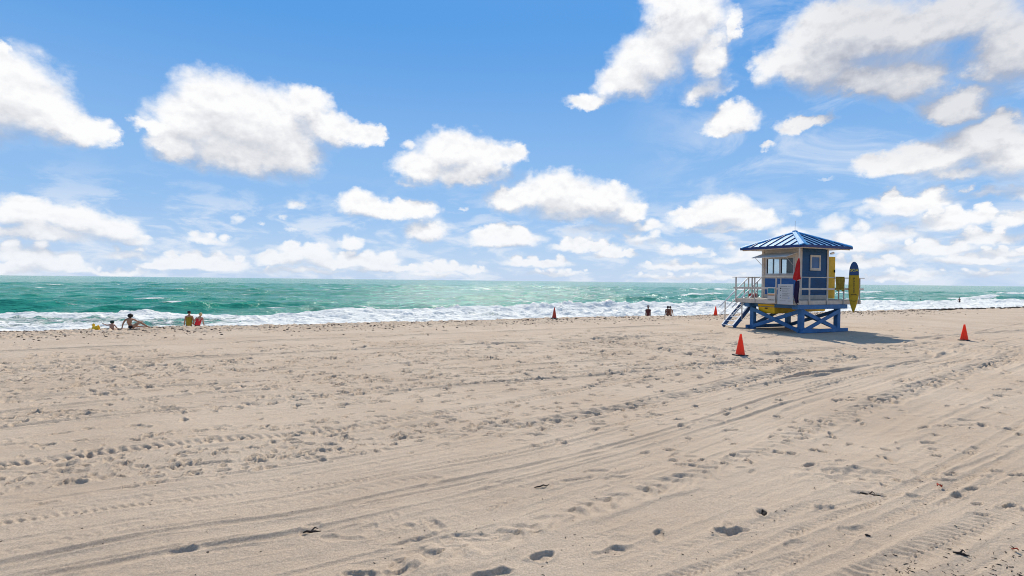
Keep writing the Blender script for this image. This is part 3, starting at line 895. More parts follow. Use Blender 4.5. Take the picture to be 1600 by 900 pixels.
def build_sea():
    ang = np.radians(np.concatenate([np.linspace(-88, -50, 24)[:-1], np.linspace(-50, 54, 1060), np.linspace(54, 88, 24)[1:]]))
    rad = np.concatenate([30 * np.exp(np.arange(0, 620) * 0.0044), 30 * math.exp(619 * 0.0044) * np.exp(np.arange(1, 70) * 0.068)])
    A, RR = np.meshgrid(ang, rad)
    X, Y = RR * np.sin(A), RR * np.cos(A)
    H, foam, lift = sea_height(X, Y)
    H = H * (1 - sst(RR, 900, 2500))
    S, T = st(X, Y)
    nr, nx = X.shape
    i, j = np.meshgrid(np.arange(nr - 1), np.arange(nx - 1), indexing='ij')
    keep = (T[:-1, :-1] > 36.0) & (T[1:, 1:] > 36.0) & (T[1:, :-1] > 36.0) & (T[:-1, 1:] > 36.0)
    Q = np.stack([i * nx + j, (i + 1) * nx + j, (i + 1) * nx + j + 1, i * nx + j + 1], -1)[keep]
    used = np.zeros(nr * nx, bool)
    used[Q.ravel()] = True
    idx = np.cumsum(used) - 1
    V = np.stack([X.ravel(), Y.ravel(), SEA_Z + H.ravel()], -1)[used]
    Q = idx[Q]
    me = bpy.data.meshes.new('sea')
    me.vertices.add(len(V))
    me.vertices.foreach_set('co', V.ravel())
    me.loops.add(Q.size)
    me.loops.foreach_set('vertex_index', Q.ravel().astype(np.int32))
    me.polygons.add(len(Q))
    me.polygons.foreach_set('loop_start', (np.arange(len(Q)) * 4).astype(np.int32))
    me.update(calc_edges=True)
    me.polygons.foreach_set('use_smooth', np.ones(len(Q), bool))
    for nm, arr in (('foam', foam), ('lift', lift)):
        a_ = me.attributes.new(nm, 'FLOAT', 'POINT')
        a_.data.foreach_set('value', arr.ravel()[used].astype(np.float32))
    me.update()
    o = bpy.data.objects.new('sea', me)
    COL.objects.link(o)
    tag(o, kind='structure')
    m, N, b = mat_new('sea_water')
    tc = N.n('ShaderNodeTexCoord').outputs['Object']
    mp = N.n('ShaderNodeMapping')
    mp.inputs['Rotation'].default_value = (0, 0, -BETA)
    N.link(tc, mp.inputs[0])
    w = mp.outputs[0]                                   # x along the shore, y out to sea
    fo = N.n('ShaderNodeAttribute', attribute_name='foam').outputs['Fac']
    li = N.n('ShaderNodeAttribute', attribute_name='lift').outputs['Fac']
    patch = N.noise(N.v('MULTIPLY', w, (0.010, 0.03, 0.03)), 1.0, 4.0, 0.6)
    c = N.mix(N.ss(patch, 0.35, 0.65), (0.020, 0.225, 0.148, 1), (0.048, 0.300, 0.210, 1))
    c = N.mix(N.ss(li, 0.25, 0.95), c, (0.018, 0.27, 0.155, 1))        # clear green of a wave standing up; light through it is painted in
    sepw = N.n('ShaderNodeSeparateXYZ')
    N.link(w, sepw.inputs[0])
    milk = N.ss(sepw.outputs[1], 82.0, 50.0)             # sand stirred up close to the shore
    c = N.mix(N.m('MULTIPLY', milk, 0.45), c, (0.20, 0.31, 0.265, 1))
    f1 = N.noise(N.v('MULTIPLY', w, (0.8, 1.5, 1.0)), 1.0, 7.0, 0.68, dist=0.6)
    ff = N.ss(N.m('ADD', fo, N.m('MULTIPLY', N.m('SUBTRACT', f1, 0.5), 1.35)), 0.36, 0.62)
    # small whitecaps further out
    wc = N.noise(N.v('MULTIPLY', w, (0.10, 0.38, 0.3)), 1.0, 5.0, 0.62)
    wc2 = N.noise(N.v('MULTIPLY', w, (0.012, 0.02, 0.02)), 1.0, 2.0, 0.5)
    caps = N.m('MULTIPLY', N.ss(N.m('ADD', wc, N.m('MULTIPLY', N.m('SUBTRACT', wc2, 0.5), 0.22)), 0.655, 0.70), N.ss(sepw.outputs[1], 74.0, 95.0))
    ff = N.m('MAXIMUM', ff, N.m('MULTIPLY', caps, 0.75))
    fcol = N.mix(f1, (0.66, 0.66, 0.60, 1), (0.90, 0.88, 0.82, 1))
    c2 = N.mix(ff, c, fcol)
    N.link(c2, b.inputs['Base Color'])
    N.put(b.inputs['Roughness'], N.ss(ff, 0.0, 1.0, 0.15, 0.85))
    b.inputs['IOR'].default_value = 1.33
    N.put(b.inputs['Specular IOR Level'], N.ss(ff, 0.0, 1.0, 0.10, 0.1))
    h1 = N.noise(N.v('MULTIPLY', w, (0.45, 0.8, 0.6)), 1.0, 6.0, 0.6)
    h2 = N.noise(N.v('MULTIPLY', w, (0.10, 0.22, 0.2)), 1.0, 4.0, 0.6)
    bp = N.n('ShaderNodeBump')
    bp.inputs['Strength'].default_value = 1.0
    bp.inputs['Distance'].default_value = 1.0
    N.link(N.m('ADD', N.m('ADD', N.m('MULTIPLY', h1, 0.55), N.m('MULTIPLY', h2, 0.9)), N.m('MULTIPLY', N.m('MULTIPLY', ff, f1), 0.25)), bp.inputs['Height'])
    N.link(bp.outputs[0], b.inputs['Normal'])
    me.materials.append(m)
    return o


build_sea()

# ------------------------------------------------------------------ lifeguard tower (built in its own frame: x to the right, y back towards the sea)
M = {}
M['blue_frame'] = paint('blue_frame_paint', (0.046, 0.150, 0.32), 0.6, 0.16, (0.20, 0.24, 0.30), 0.4, (1, 1, 1))
M['blue_wall'] = paint('blue_wall_paint', (0.018, 0.076, 0.170), 0.6, 0.14, (0.03, 0.06, 0.14), 0.35)
M['blue_wall2'] = paint('blue_panel_paint', (0.030, 0.112, 0.29), 0.55, 0.10, (0.03, 0.06, 0.14), 0.25)
M['cream'] = paint('weathered_cream_paint', (0.56, 0.48, 0.395), 0.6, 0.12, (0.36, 0.28, 0.21), 0.45)
M['rail'] = paint('rail_paint', (0.52, 0.46, 0.39), 0.5, 0.12, (0.40, 0.31, 0.22), 0.45)
M['white'] = paint('white_paint', (0.86, 0.85, 0.82), 0.4, 0.04, (0.6, 0.55, 0.5), 0.2, spec=.5)
M['deck'] = paint('deck_boards', (0.40, 0.34, 0.28), 0.8, 0.2, (0.22, 0.18, 0.14), 0.6, (1, 12, 1))
M['yellow'] = paint('yellow_paint', (0.70, 0.44, 0.010), 0.45, 0.12, (0.40, 0.24, 0.02), 0.4)
M['yellow_door'] = paint('yellow_door_paint', (0.60, 0.365, 0.010), 0.45, 0.12, (0.40, 0.22, 0.02), 0.35)
M['roof'] = paint('blue_roof_metal', (0.15, 0.38, 0.58), 0.6, 0.12, (0.20, 0.36, 0.55), 0.4, spec=.2)
M['rib'] = paint('shade_blue_seam', (0.020, 0.050, 0.16), 0.4, 0.12)  # roof blue darkened: the seams' shade is painted into the colour
M['fascia'] = paint('blue_fascia', (0.014, 0.036, 0.15), 0.4, 0.1)
M['hipcap'] = paint('blue_hip_cap', (0.06, 0.29, 0.58), 0.6, 0.10, (0.25, 0.42, 0.6), 0.4, spec=.2)
M['alu'] = paint('grey_metal', (0.45, 0.45, 0.45), 0.4, 0.1)
M['soffit'] = paint('soffit_paint', (0.62, 0.59, 0.54), 0.6, 0.08)
M['dark'] = paint('dark_rubber', (0.02, 0.02, 0.022), 0.6, 0.2)
M['inside'] = paint('inside_paint', (0.16, 0.19, 0.20), 0.7, 0.1)


def glass_mat():
    m, N, b = mat_new('window_glass')
    N.t.nodes.remove(b)
    g = N.n('ShaderNodeBsdfGlossy')
    g.inputs['Roughness'].default_value = 0.03
    t = N.n('ShaderNodeBsdfTransparent')
    t.inputs['Color'].default_value = (0.88, 0.92, 0.93, 1)
    mx = N.n('ShaderNodeMixShader')
    mx.inputs[0].default_value = 0.05
    N.link(t.outputs[0], mx.inputs[1])
    N.link(g.outputs[0], mx.inputs[2])
    o = [n for n in N.t.nodes if n.type == 'OUTPUT_MATERIAL'][0]
    N.link(mx.outputs[0], o.inputs[0])
    return m


M['glass'] = glass_mat()
M['pane_blue'] = paint('blind_pane', (0.045, 0.115, 0.25), 0.12, 0.15)

TX, TY, TROT = 13.814, 26.204, R(25.37)
TZ = 0.0
tower = empty('lifeguard_tower', (TX, TY, TZ), TROT)
tag(tower, 'blue and cream lifeguard tower on cross braced stilts with a hipped blue metal roof', 'lifeguard tower')

DZ0, DZ1 = 1.417, 1.63                # deck fascia bottom and top
DA, DB = 5.15, 3.54                   # deck size
U0, U1, V0, V1 = 2.11, 4.37, 1.29, 3.60   # cabin walls
HE = 4.335                            # eave underside
RU0, RU1, RV0, RV1 = 1.31, 5.17, 0.49, 4.40
AP = (3.24, 2.445, 5.33)


def tower_base():
    leg_x, leg_y = (0.62, 3.39), (0.07, 2.91)
    for x in leg_x:
        for y in leg_y:
            MB().box(x - .115, x + .115, y - .115, y + .115, -0.35, 1.19).build('leg', M['blue_frame'], tower, .012)
    for y in leg_y:
        MB().box(0.15, 4.0, y - .15, y + .15, 1.192, 1.412).build('deck_beam', M['blue_frame'], tower, .012)
    for x in (0.62, 2.0, 3.39):
        MB().box(x - .08, x + .08, .25, 3.5, 1.215, 1.405).build('deck_beam', M['blue_frame'], tower, .01)
    for y in leg_y:
        MB().box(0.32 if y > 1 else 0.48, 3.95, y - (.24 if y < 1 else -.12), y - (.12 if y < 1 else -.24), 0.02, 0.20).build('skid', M['blue_frame'], tower, .012)
    x0, x1 = leg_x
    y0, y1 = leg_y
    pairs = [((x0, y0), (x1, y0), (0, -1)), ((x0, y1), (x1, y1), (0, 1)), ((x0, y0), (x0, y1), (-1, 0)), ((x1, y0), (x1, y1), (1, 0))]
    for a, b, n in pairs:
        off = Vector((n[0], n[1], 0))
        for k, (za, zb) in enumerate(((0.12, 1.10), (1.10, 0.12))):
            o = off * (0.142 if k == 0 else 0.085)
            A, B = Vector((a[0], a[1], za)) + o, Vector((b[0], b[1], zb)) + o
            MB().bar(A, B, 0.05, 0.19).build('brace', M['blue_frame'], tower, .008)
    # low sloping yellow locker slung under the deck
    b = MB()
    y0_, y1_ = 1.55, 2.52
    b.add([(.60, y0_, .88), (4.62, y0_, .97), (4.62, y1_, .97), (.60, y1_, .88), (.52, y0_ - .04, 1.37), (4.66, y0_ - .04, 1.37), (4.66, y1_ + .04, 1.37), (.52, y1_ + .04, 1.37)],
          [(0, 3, 2, 1), (4, 5, 6, 7), (0, 1, 5, 4), (1, 2, 6, 5), (2, 3, 7, 6), (3, 0, 4, 7)])
    lk = b.build('storage_locker', M['yellow'], tower, .03)
    MB().box(.545, .575, 1.95, 2.12, 1.12, 1.18).build('latch', M['dark'], lk)
    MB().tube([(4.9, 3.2, 1.42), (4.9, 3.2, .6), (5.0, 3.1, .22)], .018).build('drain_pipe', M['dark'], tower)


def tower_deck():
    d = MB()
    n = 24
    for i in range(n):
        y0 = DB * i / n
        d.box(0.03, DA - .03, y0 + .004, y0 + DB / n - .004, DZ1 - .045, DZ1 + .004)
    for i in range(6):
        y0 = DB + .95 * i / 6
        d.box(1.75, DA - .03, y0 + .004, y0 + .95 / 6 - .004, DZ1 - .045, DZ1 + .004)
    d.build('deck', M['deck'], tower)
    for b in ((0, DA, -.03, .02), (0, DA, DB - .02, DB + .02), ):
        MB().box(b[0], b[1], b[2], b[3], DZ0, DZ1 - .012).build('deck_fascia', M['cream'], tower, .006)
    MB().box(-.035, -.002, -.03, DB + .02, DZ0, DZ1 - .010).build('deck_fascia', M['cream'], tower, .006)
    MB().box(DA + .002, DA + .035, -.03, DB + .95, DZ0, DZ1 - .010).build('deck_fascia', M['cream'], tower, .006)
    MB().box(1.75, DA, DB + .93, DB + .97, DZ0, DZ1 - .012).build('deck_fascia', M['cream'], tower, .006)
    # railing
    posts = [(.06, -.065), (1.02, -.065), (2.39, -.065), (3.69, -.065), (5.0, -.065), (-.07, .963), (-.07, 2.26), (-.07, 3.48), (1.3, DB + .05), (5.22, 1.2), (5.22, 2.5), (5.22, 3.6), (5.2, 4.44), (3.4, 4.52), (2.1, 4.52)]
    for (x, y) in posts:
        MB().box(x - .028, x + .028, y - .028, y + .028, DZ0 + .005, 2.765).build('rail_post', M['rail'], tower, .005)
    for a, b in (((-.13, -.065), (5.34, -.065)), ((-.07, -.12), (-.07, DB + .16)), ((5.22, -.02), (5.22, 4.5)), ((2.0, 4.52), (5.28, 4.52)), ((-.03, DB + .05), (1.38, DB + .05))):
        MB().bar((a[0], a[1], 2.785), (b[0], b[1], 2.785), .10, .034).build('top_rail', M['rail'], tower, .005)
    for a, b in (((-.02, -.118), (5.25, -.118)), ((-.122, -.03), (-.122, DB + .05)), ((5.272, -.02), (5.272, 4.5)), ((2.0, 4.572), (5.28, 4.572)), ((0.0, DB + .102), (1.38, DB + .102))):
        MB().bar((a[0], a[1], 2.205), (b[0], b[1], 2.205), .034, .095).build('mid_rail', M['rail'], tower, .005)


def tower_stair():
    y0, y1 = 3.66, 4.42
    x0, x1, z0, z1 = 0.0, 1.72, -.02, 1.60
    for y in (y0, y1):
        MB().bar((x0, y, z0 + .05), (x1, y, z1 - .06), .05, .24).build('stair_stringer', M['blue_wall2'], tower, .006)
        MB().bar((x0 - .075, y, z0 + .145), (x1 - .075, y, z1 + .035), .07, .02).build('stringer_cap', M['white'], tower)
    for i in range(7):
        k = (i + .6) / 7.2
        x, z = x0 + (x1 - x0) * k, z0 + (z1 - z0) * k
        MB().box(x - .13, x + .10, y0 + .027, y1 - .027, z - .02, z + .022).build('stair_tread', M['white'], tower, .004)
    for y, yo, px in ((y0, -.06, .55), (y1, .06, .22)):
        top = [(-.2, y + yo, 1.13), (2.0, y + yo, 2.76)]
        sl = (2.76 - 1.13) / 2.2
        MB().tube(top, .036, 8).build('stair_handrail', M['white'], tower, smooth=True)
        MB().tube([(-.28, y + yo, .72), (-.2, y + yo, .66), (1.9, y + yo, .66 + sl * 2.1)], .030, 8).build('stair_handrail', M['white'], tower, smooth=True)
        MB().tube([(px, y + yo, .35), (px, y + yo, 1.13 + sl * (px + .2))], .03, 8).build('stair_post', M['rail'], tower)
        MB().tube([(1.72, y + yo, 1.45), (1.72, y + yo, 1.13 + sl * 1.92)], .03, 8).build('stair_post', M['rail'], tower)


def wall_rects(outer, holes):
    """cut a rectangle (a0,a1,z0,z1) round its holes into simple rectangles"""
    out = []
    zs = sorted(set([outer[2], outer[3]] + [h[2] for h in holes] + [h[3] for h in holes]))
    for za, zb in zip(zs[:-1], zs[1:]):
        cuts = sorted([(h[0], h[1]) for h in holes if h[2] <= za + 1e-6 and h[3] >= zb - 1e-6])
        a = outer[0]
        for c0, c1 in cuts:
            if c0 > a:
                out.append((a, c0, za, zb))
            a = c1
        if a < outer[1]:
            out.append((a, outer[1], za, zb))
    return out


def tower_cabin():
    zt, zb = 4.33, DZ1 + .005
    T = .09
    # wall towards the stairs, with the big observation window
    W1 = (1.58, 3.36, 2.95, 3.88)
    w = MB()
    for (a, b, c, d) in wall_rects((V0 + .005, V1, zb, zt), [W1]):
        w.box(U0, U0 + T, a, b, c, d)
    wl = w.build('wall', M['cream'], tower)
    for (a, b, c, d) in ((1.45, 2.36, 1.86, 2.74), (2.44, 3.40, 1.86, 2.74)):
        MB().box(U0 - .012, U0 + .01, a, b, c, d).build('wall_panel', M['blue_wall2'], wl)
    for (a, b) in ((V0 - .025, V0 + .13), (V1 - .13, V1 + .02)):
        MB().box(U0 - .03, U0 + .0, a, b, zb, zt).build('corner_trim', M['cream'], wl, .004)
    MB().box(U0 - .035, U0 + .002, V0 + .14, V1 - .14, 2.80, 2.93).build('sill', M['cream'], wl, .004)
    MB().box(U0 - .025, U0 + .002, V0 + .14, V1 - .14, zb, zb + .16).build('skirting', M['cream'], wl, .004)
    # wall facing the beach on the right: blue lap siding with a small window
    w = MB()
    n = 15
    WN = (2.87, 3.70, 3.20, 4.00)
    for i in range(n):
        za, zc = zb + .22 + (zt - zb - .22) * i / n, zb + .22 + (zt - zb - .22) * (i + 1) / n
        w.add([(U0 + .01, V0 - .028, za), (U1 - .005, V0 - .028, za), (U1 - .005, V0 + .06, za), (U0 + .01, V0 + .06, za),
               (U0 + .01, V0 - .008, zc), (U1 - .005, V0 - .008, zc), (U1 - .005, V0 + .06, zc), (U0 + .01, V0 + .06, zc)],
              [(0, 3, 2, 1), (4, 5, 6, 7), (0, 1, 5, 4), (1, 2, 6, 5), (2, 3, 7, 6), (3, 0, 4, 7)])
    ws = w.build('wall', M['blue_wall'], tower)
    ws['label'] = 'dark blue wall of horizontal boards'
    MB().box(U0 + .1, U1 - .1, V0 - .04, V0 + .05, zb, zb + .215).build('skirting', M['cream'], ws, .004)
    for (a, b) in ((U0 - .03, U0 + .13), (U1 - .11, U1 + .02)):
        MB().box(a, b, V0 - .055, V0 - .029, zb, zt).build('corner_trim', M['cream'], ws, .004)
    fr = MB()
    for (a, b, c, d) in wall_rects((WN[0], WN[1], WN[2] - .03, WN[3]), [(WN[0] + .11, WN[1] - .11, WN[2] + .11, WN[3] - .11)]):
        fr.box(a, b, V0 - .075, V0 - .03, c, d)
    f = fr.build('window_frame', M['cream'], ws, .004)
    MB().box(WN[0] + .10, WN[1] - .10, V0 - .048, V0 - .031, WN[2] + .10, WN[3] - .10).build('pane', M['pane_blue'], f)
    # sea side, with a window one can look out of
    W3 = (2.30, 4.12, 2.75, 3.90)
    w = MB()
    for (a, b, c, d) in wall_rects((U0 + T, U1, zb, zt), [W3]):
        w.box(a, b, V1 - T, V1, c, d)
    w3 = w.build('wall', M['inside'], tower)
    fr = MB()
    for (a, b) in ((2.30, 2.35), (2.92, 2.99), (3.50, 3.57), (4.07, 4.12)):
        fr.box(a, b, V1 - .07, V1 - .02, 2.75, 3.90)
    fr.box(2.35, 4.07, V1 - .07, V1 - .02, 3.85, 3.90)
    fr.box(2.35, 4.07, V1 - .07, V1 - .02, 2.75, 2.80)
    f = fr.build('window_frame', M['dark'], w3)
    MB().box(2.35, 4.07, V1 - .048, V1 - .044, 2.80, 3.85).build('pane', M['glass'], f)
    # right-hand wall
    w = MB()
    for (a, b, c, d) in wall_rects((V0 + .06, V1 - T, zb, zt), [(V0 + .25, V0 + .93, zb, 3.95)]):
        w.box(U1 - T, U1 - .002, a, b, c, d)
    w.build('wall', M['inside'], tower)
    MB().box(U0 + T, U1 - T, V0 + .06, V1 - T, 4.26, 4.30).build('cabin_ceiling', M['inside'], tower)
    MB().box(U0 + T, U1 - T, V0 + .06, V1 - T, zb - .001, zb + .02).build('cabin_floor', M['inside'], tower)
    # observation window: frame, mullions, panes
    f = MB()
    x0, x1 = U0 - .03, U0 + .06
    f.box(x0, x1, W1[0], W1[1], W1[2], W1[2] + .06)
    f.box(x0, x1, W1[0], W1[1], W1[3] - .06, W1[3])
    for a in (W1[0], 2.40, W1[1] - .07):
        f.box(x0, x1, a, a + (.09 if a == 2.40 else .07), W1[2] + .06, W1[3] - .06)
    fo = f.build('window_frame', M['alu'], wl, .004)
    for a, b in ((W1[0] + .07, 2.40), (2.49, W1[1] - .07)):
        MB().box(U0 + .0, U0 + .035, a, a + .035, W1[2] + .06, W1[3] - .06).build('sash', M['dark'], fo)
        MB().box(U0 + .0, U0 + .035, b - .035, b, W1[2] + .06, W1[3] - .06).build('sash', M['dark'], fo)
        MB().box(U0 + .015, U0 + .019, a + .035, b - .035, W1[2] + .06, W1[3] - .06).build('pane', M['glass'], fo)
    # the shutter propped open above it
    s = MB()
    s.bar((U0 - .02, 2.46, 4.12), (1.16, 2.46, 3.86), 2.16, .035, (0, 0, 1))
    sh = s.build('window_shutter', M['soffit'], tower, .006)
    for y in (1.50, 3.42):
        MB().tube([(1.3, y, 3.88), (U0 - .04, y, 3.30)], .012, 6).build('prop', M['alu'], sh)
    # yellow door standing open
    d = MB().box(U1 + .03, U1 + .90, V0 + .17, V0 + .215, zb + .02, 3.97).build('door', M['yellow_door'], tower, .006)
    d['label'] = 'yellow door standing open'
    MB().box(U1 + .79, U1 + .83, V0 + .11, V0 + .168, 3.10, 3.26).build('handle', M['dark'], d, .006)
    MB().tube([(U1 + .20, V0 - .03, 4.12), (U1 + .42, V0 - .04, 4.16)], [.05, .07], 8).build('floodlight', M['white'], tower)


def tower_roof():
    a = Vector(AP)
    c = [Vector((RU0, RV0, HE + .13)), Vector((RU1, RV0, HE + .13)), Vector((RU1, RV1, HE + .13)), Vector((RU0, RV1, HE + .13))]
    r = MB()
    r.add([a] + c, [(0, 1, 2), (0, 2, 3), (0, 3, 4), (0, 4, 1)])
    r.add([v - Vector((0, 0, .03)) for v in c], [(0, 3, 2, 1)])
    roof = r.build('roof', M['roof'], tower)
    f = MB()
    e = .035
    f.box(RU0 - e, RU1 + e, RV0 - e, RV0, HE, HE + .14)
    f.box(RU0 - e, RU1 + e, RV1, RV1 + e, HE, HE + .14)
    f.box(RU0 - e, RU0, RV0, RV1, HE, HE + .139)
    f.box(RU1, RU1 + e, RV0, RV1, HE, HE + .139)
    f.build('fascia', M['fascia'], roof)
    MB().box(RU0 + .01, RU1 - .01, RV0 + .01, RV1 - .01, HE + .012, HE + .03).build('soffit', M['soffit'], roof)
    tr = MB()
    tr.box(RU0 + .06, RU1 - .06, RV0 + .06, RV0 + .10, HE - .05, HE + .011)
    tr.box(RU0 + .06, RU0 + .10, RV0 + .10, RV1 - .06, HE - .05, HE + .011)
    tr.build('eave_trim', M['cream'], roof)
    # standing seams on all four slopes
    n = 8
    for k in range(4):
        p, q = c[k], c[(k + 1) % 4]
        mid = (p + q) / 2
        along = (q - p)
        L = along.length
        along.normalize()
        nrm = along.cross(a - mid).normalized()
        if nrm.z < 0:
            nrm = -nrm
        for i in range(n):
            t = (i + .5) / n
            e0 = p + along * (L * t)
            reach = 1 - abs(2 * t - 1)
            if reach < .05:
                continue
            e1 = e0 + (a - mid) * (reach * .985)
            MB().bar(e0 + nrm * .028, e1 + nrm * .024, .034, .048, nrm).build('seam', M['rib'], roof)
    for k in range(4):
        p = c[k]
        d = (a - p)
        side = Vector((0, 0, 1)).cross(d).normalized()
        n1 = None
        for s in (-1, 1):
            q = c[(k + s) % 4]
            nrm = (q - p).cross(a - p).normalized()
            if nrm.z < 0:
                nrm = -nrm
            inpl = nrm.cross(d.normalized())
            if inpl.dot(q - p) < 0:
                inpl = -inpl
            w_ = .19
            A0, A1 = p - d * .0, a - d * .015
            m = MB()
            up = nrm * .062
            base = [A0 + Vector((0, 0, .07)), A1 + Vector((0, 0, .07)), A1 + inpl * w_ * .72 + up, A0 + inpl * w_ + up]
            low = [v - Vector((0, 0, .058)) for v in base]
            m.add(base + low, [(0, 1, 2, 3), (7, 6, 5, 4), (0, 4, 5, 1), (1, 5, 6, 2), (2, 6, 7, 3), (3, 7, 4, 0)])
            m.build('hip_cap', M['hipcap'], roof)
    MB().lathe([(.16, AP[2] - .06), (.13, AP[2] + .07), (.02, AP[2] + .10), (.0, AP[2] + .10)], (AP[0], AP[1], 0), 8).build('roof_cap', M['hipcap'], roof)
    MB().tube([(AP[0], AP[1], AP[2] + .08), (AP[0], AP[1], AP[2] + .62)], .010, 6).build('antenna', M['alu'], roof)


tower_base()
tower_deck()
tower_stair()
tower_cabin()
tower_roof()


def tower_pt(u, v, z):
    return tower.matrix_basis @ Vector((u, v, z))


# ------------------------------------------------------------------ things hung on the tower's railing
TEXT_MAT = paint('sign_lettering', (0.05, 0.05, 0.055), 0.7, 0.1)


def letters(name, body, size, mat, parent, loc, rot, align='CENTER'):
    cu = bpy.data.curves.new(name, 'FONT')
    cu.body = body
    cu.size = size
    cu.align_x = align
    cu.align_y = 'CENTER'
    cu.extrude = 0.002
    cu.offset = 0.004
    t = bpy.data.objects.new(name, cu)
    COL.objects.link(t)
    me = bpy.data.meshes.new_from_object(t)
    bpy.data.objects.remove(t)
    o = bpy.data.objects.new(name, me)
    COL.objects.link(o)
    me.materials.clear()
    me.materials.append(mat)
    o.parent = parent
    o.location = loc
    o.rotation_euler = rot
    return o


def big_sign():
    o = empty('sign', tower_pt(-.165, .36, 1.43), TROT - math.pi / 2)     # its own x runs along the railing, its -y faces out
    tag(o, 'large white rules notice board with rows of dark writing on the tower railing', 'sign')
    b = paint('notice_board', (0.50, 0.50, 0.49), 0.5, 0.04)
    MB().box(-.43, .43, -.012, .012, 0, 1.0).build('board', b, o, .004)
    rnd = random.Random(4)
    y = -.0145
    ink = paint('faded_lettering', (0.16, 0.15, 0.16), 0.8, 0.2)

    def line(x0, x1, z, h, gap=.012):
        rows = MB()
        x = x0
        while x < x1:
            wl_ = rnd.uniform(.015, .06)
            rows.add([(x, y, z), (min(x + wl_, x1), y, z), (min(x + wl_, x1), y, z + h), (x, y, z + h)], [(0, 1, 2, 3)])
            x += wl_ + gap
        rows.build('writing', ink, o)
    line(-.27, .10, .875, .030)
    line(.14, .31, .885, .022)
    for z in (.78, .66, .53, .43, .31):
        line(-.18, .25, z, .017)
        line(-.18, rnd.uniform(0, .22), z - .035, .014)
    line(-.3, .05, .17, .016)
    for z, s in ((.76, .06), (.655, .04), (.43, .035), (.315, .032)):
        MB().box(-.29, -.29 + s * 1.2, y - .001, y + .002, z, z + s).build('symbol', M['dark'], o)
    MB().box(.14, .30, y - .001, y + .002, .165, .185).build('emblem', paint('red_brown_print', (0.25, .06, .04), .6, .1), o)
    MB().box(.17, .24, y - .001, y + .002, .27, .35).build('emblem', paint('blue_print', (0.30, .36, .50), .6, .1), o)


def small_sign():
    o = empty('sign', tower_pt(-.165, 1.16, 1.47), TROT - math.pi / 2)
    tag(o, 'small poster board with a teal top and orange stripe beside the white notice board', 'sign')
    MB().box(-.22, .22, -.012, .012, 0, .80).build('board', paint('poster_paper', (0.60, 0.54, 0.47), 0.6, 0.06), o, .003)
    MB().box(-.19, .19, -.017, -.0125, .50, .74).build('picture', paint('teal_print', (0.025, .20, .27), .5, .35, scale=14), o)
    MB().box(-.20, .20, -.017, -.0125, .40, .45).build('stripe', paint('orange_print', (0.70, .34, .16), .5, .1), o)
    MB().box(-.20, .20, -.017, -.0125, .375, .395).build('stripe', paint('brown_print', (0.22, .10, .06), .5, .1), o)
    rows = MB()
    rnd = random.Random(9)
    for z in (.16, .13):
        x = -.19
        while x < .17:
            w_ = rnd.uniform(.02, .05)
            rows.add([(x, -.0145, z), (x + w_, -.0145, z), (x + w_, -.0145, z + .02), (x, -.0145, z + .02)], [(0, 1, 2, 3)])
            x += w_ + .012
    rows.build('writing', TEXT_MAT, o)


def hanging_cloth(name, u0, u1, ztop, zbot, nfold, depth, mat, label, cat, taper=None, y0=-.16, group=None):
    """a limp cloth hanging in folds, in the tower's frame, thickened"""
    o = empty(name, tower_pt((u0 + u1) / 2, y0, ztop), TROT)
    tag(o, label, cat, group)
    nu, nz = 26, 22
    vs_, fs_ = [], []
    for j in range(nz + 1):
        k = j / nz
        for i in range(nu + 1):
            q = i / nu
            wl, wr = taper(k) if taper else (0.0, 1.0)
            x = (u0 + (u1 - u0) * (wl + (wr - wl) * q)) - (u0 + u1) / 2
            yy = depth * math.sin(q * math.pi * nfold + 1.2 * k) * (0.35 + .65 * k) + .02 * math.sin(7 * k + 3 * q)
            z = -(ztop - zbot) * k * (1 - .05 * math.cos(q * math.pi * nfold * .7))
            vs_.append((x, yy, z))
    for j in range(nz):
        for i in range(nu):
            a = j * (nu + 1) + i
            fs_.append((a, a + 1, a + nu + 2, a + nu + 1))
    c = obj_from('cloth', vs_, fs_, mat, o, True)
    s = c.modifiers.new('thick', 'SOLIDIFY')
    s.thickness = .008
    return o


def flags():
    red = cloth('red_flag_cloth', (0.46, 0.020, 0.020))
    pur = cloth('dark_purple_cloth', (0.020, 0.012, 0.045))
    pole = empty('flag_pole', tower_pt(.12, -.16, 1.45), TROT)
    tag(pole, 'thin cream flag pole tied to the front corner post of the tower railing', 'flag pole')
    MB().tube([(0, 0, 0), (0, 0, 2.66)], .030, 8).build('pole', M['cream'], pole)
    for z in (.35, 1.3):
        MB().box(-.045, .045, -.04, .10, z, z + .04).build('clamp', M['alu'], pole)
    MB().ball((0, 0, 2.68), .045).build('finial', M['cream'], pole)
    hanging_cloth('flag', -.33, .06, 3.70, 2.62, 3, .05, red, 'limp red flag hanging on the pole at the front corner of the tower', 'flag',
                  lambda k: (max(0.0, .86 - 1.05 * k ** .8), 1.0 + .12 * k), -.21)
    hanging_cloth('flag', -.33, .07, 2.60, 1.48, 3, .05, pur, 'dark purple flag hanging below the red flag, over the edge of the notice board', 'flag',
                  lambda k: (.30 - .42 * k if k < .72 else -.0024 + (k - .72) * 2.0, .98 - .25 * k), -.225)


